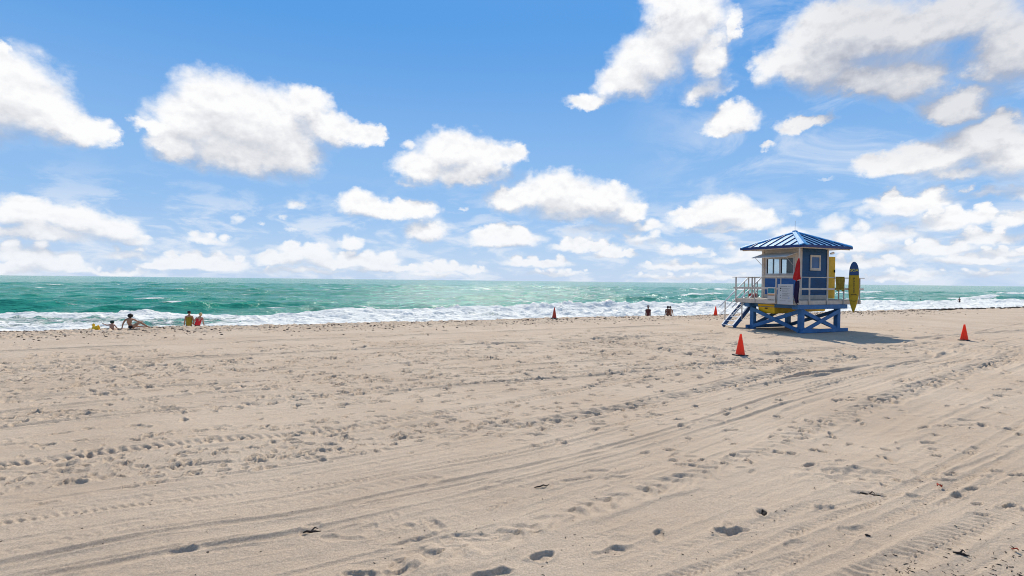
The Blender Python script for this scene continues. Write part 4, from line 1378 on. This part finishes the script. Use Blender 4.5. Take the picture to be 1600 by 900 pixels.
def towel():
    tw = cloth('olive_towel_cloth', (0.23, 0.165, 0.022), 0.95, 0.25)
    o = hanging_cloth('towel', 2.86, 3.56, 2.83, 2.12, 5, .030, tw, 'olive yellow towel hung over the top rail of the tower beside the yellow door', 'towel',
                      lambda k: (.02 + .05 * k, 1 - .04 * k), -.175)
    b = MB()
    for i in range(12):
        x = -.33 + .055 * i
        b.box(x, x + .056, -.034 + .012 * math.sin(i * 1.5), .05, .0, .012)
    b.build('fold', tw, o)
    st_ = MB()
    for i in range(22):
        q = i / 22
        x = -.29 + .57 * q
        y_ = .030 * math.sin(q * math.pi * 5 + 1.2 * .86) * (.35 + .65 * .86) - .014
        st_.box(x, x + .026, y_ - .004, y_ + .004, -.66, -.625)
    st_.build('stripe', cloth('pale_stripe_cloth', (0.42, .34, .10)), o)


def rescue_board():
    L, Wd, Th = 2.62, .48, .085
    o = empty('rescue_board', tower_pt(3.93, -.43, 1.0), R(-24))
    tag(o, 'long yellow rescue board with a blue nose standing upright on the tower railing', 'rescue board')
    n = 36

    def hw(k):                       # half width along the length, tail (pointed, 0) to nose (rounded, 1)
        if k < .5:
            return Wd / 2 * (math.sin(k / .5 * math.pi / 2)) ** .72
        if k < .74:
            return Wd / 2 * (1 - .10 * ((k - .5) / .24) ** 2)
        q = (k - .74) / .26
        return Wd / 2 * .90 * math.sqrt(max(0.0, 1 - q ** 2.4))
    for nm, ka, kb, mt in (('board', 0.0, .735, paint('yellow_board_paint', (0.46, 0.295, 0.010), 0.4, 0.12, (0.30, .20, .02), .4)), ('nose', .735, 1.0, paint('navy_board_paint', (0.018, 0.060, 0.17), 0.35, 0.1))):
        m = MB()
        k0 = len(m.v)
        ring = 14
        for i in range(n + 1):
            k = ka + (kb - ka) * (i / n if nm == 'board' else math.sin(i / n * math.pi / 2))
            w_ = max(hw(k), .002)
            t_ = Th / 2 * min(1, w_ / (.35 * Wd)) ** .6
            for j in range(ring):
                a_ = 2 * math.pi * j / ring
                ca, sa = math.cos(a_), math.sin(a_)
                m.v.append(Vector((w_ * math.copysign(abs(ca) ** .75, ca), t_ * math.copysign(abs(sa) ** .75, sa), L * k)))
        for i in range(n):
            for j in range(ring):
                p, q = k0 + i * ring + j, k0 + i * ring + (j + 1) % ring
                m.f.append([p, q, q + ring, p + ring])
        m.f.append([k0 + j for j in range(ring)][::-1])
        m.f.append([k0 + n * ring + j for j in range(ring)])
        m.build(nm, mt, o, smooth=True)
    letters('lettering', 'SOA', .185, paint('yellow_lettering', (0.62, 0.50, 0.08), .5, .05), o, (0, -.047, L * .83), (R(90), 0, 0))
    rnd = random.Random(2)
    mk = MB()
    z = L * .69
    while z > L * .40:
        h = rnd.uniform(.05, .075)
        mk.box(-.028, .028, -.0475, -.042, z - h, z - h * .55)
        mk.box(-.028, -.012, -.0475, -.042, z - h * .5, z)
        if rnd.random() > .4:
            mk.box(.010, .028, -.0475, -.042, z - h * .5, z)
        z -= h + .022
    mk.build('writing', paint('dark_board_print', (0.05, .055, .03), .6, .1), o)
    st_ = MB()
    pts = [(-.14, -.05, L * .345), (-.07, -.055, L * .36), (0, -.057, L * .365), (.07, -.055, L * .36), (.14, -.05, L * .345)]
    st_.tube(pts, .014, 6)
    st_.build('handle', M['dark'], o)
    MB().tube([(-.12, -.048, L * .235), (0, -.055, L * .225), (.12, -.048, L * .235)], .012, 6).build('handle', M['dark'], o)
    for z in (1.22, 1.80):
        MB().bar((.02, .04, z), (.26, .33, z), .05, .05).build('bracket', M['dark'], o)


def deck_bag():
    o = empty('bag', tower_pt(2.05, 4.15, DZ1 + .006), TROT)
    tag(o, 'small red and black bag lying on the deck behind the tower cabin, by the stairs', 'bag')
    r_ = cloth('red_bag_cloth', (0.35, .02, .03))
    b = MB().ball((0, 0, .14), .30, .15, .14, 14, 8)
    b.build('body', r_, o, smooth=True)
    MB().ball((.27, 0, .12), .10, .14, .12, 10, 7).build('end_pocket', M['dark'], o, smooth=True)
    MB().tube([(-.15, 0, .25), (-.08, 0, .36), (.08, 0, .36), (.15, 0, .25)], .015, 6).build('strap', M['dark'], o)


big_sign()
small_sign()
flags()
towel()
rescue_board()
deck_bag()


# ------------------------------------------------------------------ traffic cones
def shell_plastic(m, col, f):
    """let daylight glow through a thin moulded shell"""
    N = NT(m.node_tree)
    b = [n for n in m.node_tree.nodes if n.type == 'BSDF_PRINCIPLED'][0]
    o = [n for n in m.node_tree.nodes if n.type == 'OUTPUT_MATERIAL'][0]
    t = N.n('ShaderNodeBsdfTranslucent')
    t.inputs['Color'].default_value = tuple(col) + (1,)
    mx = N.n('ShaderNodeMixShader')
    mx.inputs[0].default_value = f
    N.link(b.outputs[0], mx.inputs[1])
    N.link(t.outputs[0], mx.inputs[2])
    N.link(mx.outputs[0], o.inputs[0])
    return m


cone_mat = paint('orange_cone_plastic', (1.0, 0.125, 0.050), 0.45, 0.06, (0.75, .09, .04), .35, bump=.05)
shell_plastic(cone_mat, (1.0, .15, .045), .55)
cone_dull = paint('faded_cone_plastic', (0.50, 0.060, 0.030), 0.5, 0.1, (0.3, .04, .02), .35, bump=.05)


def make_cone(mat):
    o = empty('traffic_cone')
    MB().lathe([(.150, .032), (.146, .06), (.040, .655), (.036, .70), (.030, .712), (.020, .712), (.018, .69), (.018, .655), (.13, .034)], n=28).build('cone', mat, o, smooth=False)
    b = MB()
    b.box(-.19, .19, -.19, .19, -.02, .030)
    b.build('base', M['dark'], o, .012)
    c = o.children[0]
    for p in c.data.polygons:
        p.use_smooth = True
    return o


CONES = [(1156.5, 555.5, 'orange traffic cone in front of the tower stairs, nearest to the viewer', 8, cone_mat, (1.5, -1)),
         (1506.5, 531.5, 'orange traffic cone out on the bare sand to the right of the tower', 35, cone_mat, (0, 0)),
         (1118.0, 493.6, 'small far orange traffic cone at the sand edge just left of the tower stairs', 20, cone_mat, (0, 1)),
         (866.0, 497.6, 'dull orange traffic cone standing alone at the sand edge before the breaking surf', 50, cone_dull, (0, 1))]
cone0 = make_cone(cone_mat)
for k, (px, py, lab, rz, mt, tilt) in enumerate(CONES):
    o = cone0 if k == 0 else copy_tree(cone0)
    p = at(px, py)
    for _ in range(3):
        p = at(px, py, gz(p.x, p.y))
    o.location = (p.x, p.y, sand_z(p.x, p.y) + .005)
    o.rotation_euler = (R(tilt[1]), R(tilt[0]), R(rz))
    tag(o, lab, 'traffic cone', 'orange cones round the tower')
    if mt is not cone_mat:
        for ch in o.children:
            if ch.name.startswith('cone'):
                ch.data = ch.data.copy()
                ch.data.materials[0] = mt


# ------------------------------------------------------------------ beach toy and driftwood
def bucket():
    p = at(150, 516.5)
    p.z = sand_z(p.x, p.y)
    o = empty('toy_bucket', p, .6)
    tag(o, 'yellow toy bucket lying on its side on the sand left of the toddler', 'bucket')
    yb = paint('yellow_toy_plastic', (0.80, 0.50, 0.02), 0.4, 0.06)
    b = MB().lathe([(.001, -.12), (.075, -.12), (.10, .09), (.115, .09), (.115, .11), (.095, .11), (.07, -.11), (.001, -.11)], n=20).build('body', yb, o, smooth=False)
    b.rotation_euler = (R(78), 0, R(75))
    b.location = (0, 0, .10)
    h = MB().tube([(.112 * math.cos(a), .0, .10 + .13 * math.sin(a)) for a in [math.pi * i / 10 for i in range(11)]], .012, 6).build('handle', yb, o)
    h.rotation_euler = (R(78), 0, R(75))
    h.location = (0, 0, .10)
    s = empty('toy_spade', p + Vector((-.30, .06, .02)), .3)
    tag(s, 'small pale yellow toy spade stuck in the sand beside the yellow bucket', 'spade')
    MB().tube([(0, 0, -.1), (.10, 0, .16)], .015, 6).build('handle', cloth('pale_toy_plastic', (.75, .62, .2), .5), s)
    MB().ball((.12, 0, .20), .06, .02, .08, 8, 6).build('blade', yb, s)


bucket()


def twig(name, px, py, ln, heading, mat, label, cat, thick=.012, fork=True, group=None):
    p = at(px, py)
    p.z = sand_z(p.x, p.y) + thick * .6
    o = empty(name, p, heading)
    tag(o, label, cat, group)
    rnd = random.Random(int(px))
    pts = []
    for i in range(6):
        k = i / 5 - .5
        pts.append((ln * k, rnd.uniform(-.06, .06) * ln, abs(rnd.gauss(0, .05)) * ln * .6))
    m = MB().tube(pts, [thick * q for q in (.6, 1, 1.1, 1, .8, .35)], 6)
    if fork:
        b = pts[2]
        m.tube([b, (b[0] + .2 * ln, b[1] + .22 * ln, .03), (b[0] + .34 * ln, b[1] + .25 * ln, .01)], [thick * .8, thick * .6, thick * .25], 6)
        m.ball((pts[3][0], pts[3][1], pts[3][2]), thick * 2.6, thick * 1.8, thick * 1.2, 7, 5)
    m.build('stem', mat, o)
    return o


bark = paint('dark_driftwood', (0.035, 0.024, 0.018), 0.9, 0.3)
redleaf = paint('red_leaf', (0.36, 0.055, 0.025), 0.7, 0.3)
twig('twig', 488, 828, .17, .1, bark, 'dark forked twig lying on smooth sand at the lower left of centre', 'twig', .011)
twig('twig', 1194, 801, .10, 1.2, bark, 'short dark stick poking out of a footprint right of the tyre tracks', 'twig', .020)
twig('twig', 1360, 771, .20, -.5, bark, 'dark strand of driftwood beside the broad hollow in the sand', 'twig', .011)
twig('twig', 1356, 838, .05, -.4, bark, 'stubby black twig alone on the raked sand at lower right', 'twig', .009, False)
twig('twig', 1502, 870, .12, -.65, bark, 'black knotted seaweed twig nearest to the bottom right corner litter', 'twig', .010)
twig('twig', 847, 760, .20, .35, bark, 'thin straight black stick near the middle tyre ruts', 'twig', .008, False)


def leaf(px, py, rz, label, size=.85):
    p = at(px, py)
    p.z = sand_z(p.x, p.y) + .012
    o = empty('leaf', p, rz)
    o.scale = (size, size, size)
    tag(o, label, 'leaf', 'fallen red leaves on the sand')
    vs_, fs_ = [], []
    n = 9
    for i in range(n + 1):
        k = i / n
        w = .028 * math.sin(math.pi * min(1, k * 1.02)) ** .8 + .001
        z = .018 * math.sin(k * 5) + .012
        vs_ += [((k - .5) * .11, -w, z + .02), ((k - .5) * .11, 0, z), ((k - .5) * .11, w, z + .026)]
    for i in range(n):
        for j in range(2):
            a = i * 3 + j
            fs_.append((a, a + 1, a + 4, a + 3))
    c = obj_from('blade', vs_, fs_, redleaf, o, True)
    c.modifiers.new('thick', 'SOLIDIFY').thickness = .003
    MB().tube([(.05, 0, .014), (.085, .01, .03)], .003, 5).build('stalk', bark, o)


leaf(1468, 762.5, .3, 'curled red leaf lying by a footprint on the right-hand sand')
leaf(1586, 864, 2.0, 'red leaf among the dark litter in the bottom right corner', .5)


def litter():
    rnd = random.Random(21)
    m = MB()

    def bit(px, py, ln, th):
        p = at(px, py)
        if math.hypot(p.x, p.y) > 60:
            return
        z = sand_z(p.x, p.y)
        h = rnd.uniform(0, math.pi)
        a = Vector((p.x, p.y, z + th * .5))
        d = Vector((math.cos(h), math.sin(h), rnd.uniform(-.05, .25))) * ln
        side = Vector((-math.sin(h), math.cos(h), 0)) * ln * rnd.uniform(-.25, .25)
        m.tube([a, a + d * .5 + side, a + d], [th, th * 1.1, th * .3], 4)
    for _ in range(110):
        bit(rnd.uniform(1380, 1640), 905 - abs(rnd.gauss(0, 32)), rnd.uniform(.012, .05), rnd.uniform(.0018, .0042))
    for _ in range(110):
        bit(rnd.uniform(780, 1620), rnd.uniform(700, 905), rnd.uniform(.01, .035), rnd.uniform(.0018, .004))
    for _ in range(60):
        bit(rnd.uniform(-20, 900), rnd.uniform(720, 905), rnd.uniform(.008, .025), rnd.uniform(.002, .0045))
    o = m.build('beach_litter', bark)
    tag(o, 'scattered dark seaweed shreds and twig bits strewn over the foreground sand', 'seaweed litter', kind='stuff')


litter()


def wrack():
    """dark line of weed left along the edge of the berm"""
    rnd = random.Random(31)
    m = MB()
    for k in range(6800):
        s = rnd.uniform(-32, 58) if k < 6000 else rnd.uniform(58, 170)
        t = CREST - .1 + rnd.gauss(0, .30) if k >= 6000 else CREST + .3 - abs(rnd.gauss(0, 2.0))
        x, y = xy(s, t)
        z = gz(x, y)
        r_ = rnd.uniform(.04, .20) * (1.3 if s > 58 else .36)
        m.ball((x, y, z + .01), r_, r_ * rnd.uniform(.5, 1), r_ * rnd.uniform(.25, .5), 6, 4)
    o = m.build('seaweed', paint('dry_seaweed', (0.075, 0.05, 0.035), .9, .3))
    tag(o, 'dark dry seaweed strewn along the edge of the sand above the surf', 'seaweed', kind='stuff')


wrack()

# ------------------------------------------------------------------ people
def skin(name, c, r=.65):
    return paint(name, c, r, .08, bump=.05, scale=5)


SK_TAN = skin('tanned_skin', (0.40, 0.20, 0.115))
SK_DARK = skin('deep_tanned_skin', (0.15, 0.065, 0.040))
SK_PINK = skin('light_skin', (0.45, 0.24, 0.16))
HAIR_DARK = paint('dark_hair', (0.012, 0.009, 0.008), .6, .3)
HAIR_BLOND = paint('blond_hair', (0.50, 0.36, 0.18), .6, .25)


def skin_obj(name, chains, mat, parent, sub=2):
    """one continuous surface grown round chains of joints (x, y, z, radius)"""
    key, verts, rad, edges = {}, [], [], set()
    for ch in chains:
        prev = None
        for (x, y, z, r) in ch:
            k = (round(x, 4), round(y, 4), round(z, 4))
            if k not in key:
                key[k] = len(verts)
                verts.append((x, y, z))
                rad.append(r)
            i = key[k]
            if prev is not None and prev != i:
                edges.add((min(prev, i), max(prev, i)))
            prev = i
    me = bpy.data.meshes.new(name)
    me.from_pydata(verts, list(edges), [])
    o = bpy.data.objects.new(name, me)
    COL.objects.link(o)
    md = o.modifiers.new('skin', 'SKIN')
    md.use_smooth_shade = True
    sv = me.skin_vertices[0].data
    for i, r in enumerate(rad):
        rr = r if isinstance(r, tuple) else (r, r)
        sv[i].radius = rr
        sv[i].use_root = (i == 0)
    s = o.modifiers.new('smooth', 'SUBSURF')
    s.levels = s.render_levels = sub
    # freeze to a plain mesh
    dg = bpy.context.evaluated_depsgraph_get()
    ev = o.evaluated_get(dg)
    m2 = bpy.data.meshes.new_from_object(ev)
    bpy.data.objects.remove(o)
    bpy.data.meshes.remove(me)
    m2.name = name
    m2.materials.clear()
    m2.materials.append(mat)
    o = bpy.data.objects.new(name, m2)
    COL.objects.link(o)
    o.parent = parent
    for p in m2.polygons:
        p.use_smooth = True
    return o


def hand(w, e, k):
    """palm and five fingers continuing the forearm from elbow e to wrist w"""
    w, e = Vector(w), Vector(e)
    d = (w - e).normalized()
    s = d.cross(Vector((0, 1, 0)))
    if s.length < .2:
        s = d.cross(Vector((1, 0, 0)))
    s.normalize()
    n = s.cross(d)
    palm = w + d * .055 * k
    out = [[(*w, .024 * k), (*palm, .026 * k)]]
    for i, ln in enumerate((.072, .082, .076, .060)):
        b = palm + d * .03 * k + s * (.022 - .0148 * i) * k
        m = b + d * ln * .55 * k + n * .008 * k
        t = b + d * ln * k + n * .022 * k
        out.append([(*palm, .026 * k), (*b, .0095 * k), (*m, .0085 * k), (*t, .006 * k)])
    th = w + d * .03 * k + s * .03 * k
    out.append([(*palm, .026 * k), (*th, .011 * k), (*(th + (d * .8 + s * .6) * .045 * k), .009 * k)])
    return out


def head(nk, hd, k, face):
    """neck, skull, nose, ears; hd is the skull's centre, face a direction"""
    nk, hd, f = Vector(nk), Vector(hd), Vector(face).normalized()
    up = (hd - nk).normalized()
    side = f.cross(up).normalized()
    jaw = hd - up * .055 * k + f * .022 * k
    top = hd + up * .05 * k - f * .008 * k
    out = [[(*nk, .050 * k), (*jaw, .060 * k), (*hd, .080 * k), (*top, .066 * k)]]
    nose = hd + f * .085 * k - up * .012 * k
    out.append([(*hd, .080 * k), (*nose, .014 * k), (*(nose + f * .020 * k - up * .012 * k), .009 * k)])
    for q in (-1, 1):
        ear = hd + side * q * .083 * k
        out.append([(*hd, .080 * k), (*ear, .016 * k), (*(ear - f * .012 * k + up * .01 * k), .013 * k)])
    return out


def cap_ball(name, c, r, mat, parent, squash=(1, 1, 1), tilt=(0, 0, 0)):
    b = MB().ball((0, 0, 0), r * squash[0], r * squash[1], r * squash[2], 14, 9)
    o = b.build(name, mat, parent, smooth=True)
    o.location = c
    o.rotation_euler = tilt
    return o


def place_beyond(px, ytop, height):
    """spot past the berm's edge where someone of this height shows the top of the head at this pixel"""
    d = ray(px, ytop)
    best = None
    for k in np.arange(24, 70, .05):
        x, y, z = d.x * k, d.y * k, CAM_H + d.z * k
        s, t = st(x, y)
        if t > 31.6 and z - height <= gz(x, y):
            continue
        if t > 31.6:
            best = Vector((x, y, z - height))
            g = gz(x, y)
            if abs(z - height - g) < .06:
                return Vector((x, y, g))
    return best


def facing(p):
    return -math.atan2(p.x, p.y)


def standing(p, label, skin_mat, h=1.72, turn=0.0, bend=0.0, gap=.24, head_dir=(0.6, 1, -.25), group=None, arm=.06, legs=(.0, .0)):
    """upright figure seen from behind: local y points away from the viewer"""
    k = h / 1.75
    o = empty('person', p, facing(p) + turn)
    tag(o, label, 'person', group)
    B = lambda z: bend * max(0, z - .9)         # lean to the right with height
    pel = (0, 0, .93 * k, (.150 * k, .105 * k))
    wai = (B(1.1) * .6, 0, 1.08 * k, (.128 * k, .092 * k))
    che = (B(1.3), .01, 1.28 * k, (.150 * k, .105 * k))
    shc = (B(1.42), .01, 1.41 * k, (.120 * k, .080 * k))
    nk = (B(1.5), .02, 1.50 * k)
    hd = (B(1.62) * 1.1, .05, 1.625 * k)
    ch = [[pel, wai, che, shc, (*nk, .050 * k)]] + head(nk, hd, k, head_dir)
    for q in (-1, 1):
        sh = (B(1.4) + q * .175 * k, .01, 1.405 * k, .055 * k)
        elb = (B(1.1) + q * (.20 * k + arm), -.02, 1.12 * k, .040 * k)
        wr = (B(.88) * .5 + q * (.21 * k + gap * .4), .05, .885 * k, .028 * k)
        ch.append([shc, sh, ((sh[0] + elb[0]) / 2, 0, 1.26 * k, .047 * k), elb, ((elb[0] + wr[0]) / 2, .02, 1.0 * k, .036 * k), wr])
        ch += hand(wr[:3], elb[:3], k)
        hp = (q * .088 * k, 0, .86 * k, .090 * k)
        st_ = legs[0] if q < 0 else legs[1]
        kn = (q * .095 * k, .02 + st_ * .5, .49 * k, .058 * k)
        an = (q * .095 * k, -.02 + st_, .085 * k, .038 * k)
        ch.append([pel, hp, (q * .092 * k, .01 + st_ * .25, .68 * k, .074 * k), kn, (q * .095 * k, st_ * .75, .30 * k, .052 * k), an, (q * .10 * k, .10 + st_, .035 * k, .034 * k), (q * .105 * k, .17 + st_, .028 * k, .024 * k)])
    skin_obj('body', ch, skin_mat, o)
    return o, k, B, hd


def shirt(o, k, B, mat, hem=.86, sleeves=False, name='shirt', grow=.014, top=1.43):
    g = grow
    ch = [[(0, 0, hem * k, (.158 * k + g, .112 * k + g)), (0, 0, .97 * k, (.152 * k + g, .108 * k + g)), (B(1.1) * .6, 0, 1.09 * k, (.136 * k + g, .098 * k + g)), (B(1.3), .01, 1.28 * k, (.152 * k + g, .106 * k + g)), (B(1.42), .01, top * k, (.115 * k + g, .078 * k + g))]]
    if sleeves:
        for q in (-1, 1):
            ch.append([ch[0][-1], (B(1.4) + q * .175 * k, .01, 1.405 * k, .062 * k), (B(1.25) + q * .215 * k, 0, 1.25 * k, .060 * k)])
    return skin_obj(name, ch, mat, o, 2)


def shorts(o, k, mat, name='shorts', low=.62):
    ch = [[(0, 0, 1.0 * k, (.150 * k, .110 * k)), (0, 0, .93 * k, (.165 * k, .122 * k))]]
    for q in (-1, 1):
        ch.append([(0, 0, .93 * k, (.165 * k, .122 * k)), (q * .09 * k, 0, .84 * k, .105 * k), (q * .095 * k, .01, low * k, .095 * k)])
    return skin_obj(name, ch, mat, o, 2)


Y_SHIRT = cloth('mustard_cloth', (0.30, 0.21, 0.020))
R_SHIRT = cloth('red_cloth', (0.62, 0.030, 0.035))
D_CLOTH = cloth('dark_cloth', (0.016, 0.012, 0.018))
M_CLOTH = cloth('maroon_cloth', (0.085, 0.022, 0.025))

# the two looking at the water on the left
p = place_beyond(295.5, 485.5, 1.74)
o, k, B, hd = standing(p, 'person in a loose mustard sleeveless top and dark cap standing at the water', SK_TAN, 1.74, head_dir=(.9, .6, -.25), gap=.1, arm=.02)
shirt(o, k, B, Y_SHIRT, .70, grow=.030)
shorts(o, k, D_CLOTH)
cap_ball('cap', (hd[0] - .004, hd[1] - .01, hd[2] + .045), .098 * k, D_CLOTH, o, (1.02, 1.08, .78))
p = place_beyond(308.5, 488.3, 1.62)
o, k, B, hd = standing(p, 'blond person in a red top and dark shorts leaning away from the mustard top', SK_PINK, 1.62, bend=.22, gap=.42, arm=.07, head_dir=(.9, .5, -.5))
shirt(o, k, B, R_SHIRT, .92, grow=.034)
shorts(o, k, D_CLOTH)
cap_ball('hair', (hd[0] - .012, hd[1] - .02, hd[2] + .020), .103 * k, HAIR_BLOND, o, (1.0, 1.05, 1.05))

# right of the far cone: one in a hat, then a couple
p = place_beyond(1012.8, 477.2, 1.70)
o, k, B, hd = standing(p, 'dark clothed person in a pale sun hat standing alone at the surf, seen from behind', SK_DARK, 1.66, gap=.05, arm=.0)
shirt(o, k, B, M_CLOTH, .62, grow=.03, sleeves=True, name='dress')
hat = MB().lathe([(.0, .12), (.07, .115), (.10, .06), (.105, .0), (.19, -.025), (.195, -.035), (.10, -.012), (.0, -.012)], n=18).build('sun_hat', cloth('straw_hat', (.34, .26, .22)), o, smooth=False)
hat.location = (hd[0], hd[1], hd[2] + .06)
p = place_beyond(1042.8, 478.0, 1.70)
o, k, B, hd = standing(p, 'slim dark haired person on the left of the couple at the surf', SK_DARK, 1.70, gap=.02, arm=-.02, bend=.06, head_dir=(.8, .8, -.1))
shorts(o, k, D_CLOTH)
shirt(o, k, B, M_CLOTH, 1.12, name='bikini_top', top=1.32)
cap_ball('hair', (hd[0], hd[1] - .02, hd[2] + .02), .105 * k, HAIR_DARK, o, (1, 1.05, 1.15))
p = place_beyond(1048.2, 477.8, 1.74) + Vector((.02, .25, 0))
p.z = gz(p.x, p.y)
o, k, B, hd = standing(p, 'broad bare backed person on the right of the couple at the surf', SK_TAN, 1.76, gap=.14, arm=.03, head_dir=(-.7, .8, 0))
shorts(o, k, M_CLOTH, low=.55)
cap_ball('hair', (hd[0], hd[1] - .018, hd[2] + .03), .100 * k, HAIR_DARK, o, (1, 1.03, 1.0))


def seated_woman():
    p = at(203, 515.5)
    p.z = sand_z(p.x, p.y) - .01
    o = empty('person', p, facing(p))
    tag(o, 'dark haired woman sitting on the sand with one knee raised, in dark bikini bottoms', 'person')
    o.scale = (.88, .88, .88)
    pel = (.02, 0, .115, (.165, .125))
    wai = (-.02, .02, .26, (.125, .095))
    che = (-.03, .05, .41, (.145, .10))
    shc = (-.02, .08, .52, (.115, .075))
    nk = (.0, .10, .585)
    hd = (.03, .14, .675)
    ch = [[pel, wai, che, shc, (*nk, .046)]] + head(nk, hd, .98, (.7, .8, -.3))
    # left arm props the body up
    sl, el_, wl_ = (-.19, .07, .50, .050), (-.30, -.02, .27, .037), (-.335, -.06, .060, .027)
    ch.append([shc, sl, (-.25, .03, .385, .044), el_, (-.32, -.04, .16, .034), wl_])
    ch += hand(wl_[:3], (-.30, -.02, .2), .95)
    # right arm rests on the raised knee
    sr, er, wr = (.15, .10, .505, .050), (.30, .18, .40, .037), (.43, .26, .37, .027)
    ch.append([shc, sr, (.22, .14, .46, .044), er, (.37, .22, .385, .034), wr])
    ch += hand(wr[:3], er[:3], .95)
    # right leg: knee up, foot out to the right
    ch.append([pel, (.13, .03, .12, .105), (.28, .12, .235, .086), (.44, .22, .345, .062), (.60, .22, .22, .054), (.77, .22, .085, .036), (.86, .22, .05, .034), (.92, .21, .055, .022)])
    # left leg folded, lying flat
    ch.append([pel, (.10, .12, .11, .105), (.20, .30, .12, .086), (.33, .46, .10, .060), (.44, .52, .07, .052), (.62, .55, .05, .036), (.72, .56, .045, .03), (.77, .56, .05, .022)])
    skin_obj('body', ch, SK_TAN, o)
    skin_obj('bikini_bottom', [[(.005, 0, .205, (.150, .118)), (.02, .0, .115, (.178, .138)), (.085, .035, .115, .125)]], D_CLOTH, o)
    skin_obj('bikini_top', [[(-.025, .035, .31, (.140, .108)), (-.03, .05, .375, (.152, .113))]], cloth('yellow_bikini_cloth', (.48, .30, .06)), o)
    MB().tube([(.02, -.03, .40), (.03, .02, .50), (.02, .06, .58)], .016, 6).build('strap', D_CLOTH, o)
    h = cap_ball('hair', (.018, .115, .700), .122, HAIR_DARK, o, (1.05, 1.05, .95))
    cap_ball('hair', (-.05, .05, .70), .060, HAIR_DARK, o)


def toddler():
    p = at(174.5, 517)
    p.z = sand_z(p.x, p.y) - .01
    o = empty('person', p, facing(p))
    tag(o, 'small toddler in a dark cap sitting on the sand with one arm stretched out', 'person')
    pel = (0, 0, .075, (.100, .085))
    che = (.0, .01, .22, (.092, .07))
    shc = (.0, .02, .285, (.075, .055))
    nk = (.005, .03, .315)
    hd = (.02, .045, .385)
    ch = [[pel, (0, 0, .14, (.088, .072)), che, shc, (*nk, .034)]] + head(nk, hd, .80, (.5, .8, -.2))
    ch.append([shc, (-.10, .03, .28, .033), (-.18, .05, .275, .027), (-.255, .04, .315, .020)])
    ch += hand((-.255, .04, .315), (-.18, .05, .275), .6)
    ch.append([shc, (.10, .02, .27, .033), (.15, .06, .19, .027), (.19, .14, .13, .020)])
    ch += hand((.19, .14, .13), (.15, .06, .19), .6)
    for q in (-1, 1):
        ch.append([pel, (q * .06, .05, .07, .064), (q * .10, .18, .075, .048), (q * .12, .28, .055, .036), (q * .12, .38, .04, .026), (q * .125, .41, .075, .018)])
    skin_obj('body', ch, SK_PINK, o)
    skin_obj('swim_nappy', [[(0, 0, .125, (.100, .084)), (0, .005, .07, (.112, .098)), (0, .06, .07, .085)]], cloth('maroon_nappy_cloth', (.10, .02, .03)), o)
    cap_ball('cap', (.016, .038, .412), .082, cloth('dark_green_cap_cloth', (.012, .035, .030)), o, (1.02, 1.05, .85))
    MB().ball((.075, .11, .40), .05, .045, .012, 10, 5).build('cap_peak', D_CLOTH, o, smooth=True)


seated_woman()
toddler()


def small_heap():
    p = at(187.5, 517.2)
    p.z = sand_z(p.x, p.y)
    o = empty('beach_bag', p, .3)
    tag(o, 'little dark beach bag on the sand between the toddler and the seated woman', 'bag')
    MB().ball((0, 0, .055), .17, .10, .075, 12, 7).build('body', D_CLOTH, o, smooth=True)
    MB().tube([(-.08, 0, .11), (-.03, 0, .17), (.05, 0, .16), (.09, 0, .10)], .010, 6).build('strap', D_CLOTH, o)


small_heap()


def bather(px, py, label, deep, skin_mat, hair, turn=0.0):
    """someone standing in the sea; deep is how far the feet are under the surface"""
    p = at(px, py, SEA_Z)
    h_, _, _ = sea_height(np.array([p.x]), np.array([p.y]))
    p.z = SEA_Z + float(h_[0]) - deep
    o, k, B, hd = standing(p, label, skin_mat, 1.75, turn, gap=.3, arm=.08)
    shorts(o, k, D_CLOTH)
    cap_ball('hair', (hd[0], hd[1] - .015, hd[2] + .03), .103 * k, hair, o, (1, 1.05, 1.05))
    return o


bather(1499, 474.5, 'lone dark bather standing hip deep in the white surf at far right', .62, SK_DARK, HAIR_DARK, 2.6)
bather(1407, 471.5, 'swimmer up to the chest in the waves left of the lone bather, further from it', 1.22, SK_DARK, HAIR_DARK, .5)
bather(1438.5, 470.5, 'swimmer up to the shoulders in the waves, nearer to the lone bather', 1.18, SK_DARK, HAIR_DARK, 1.0)
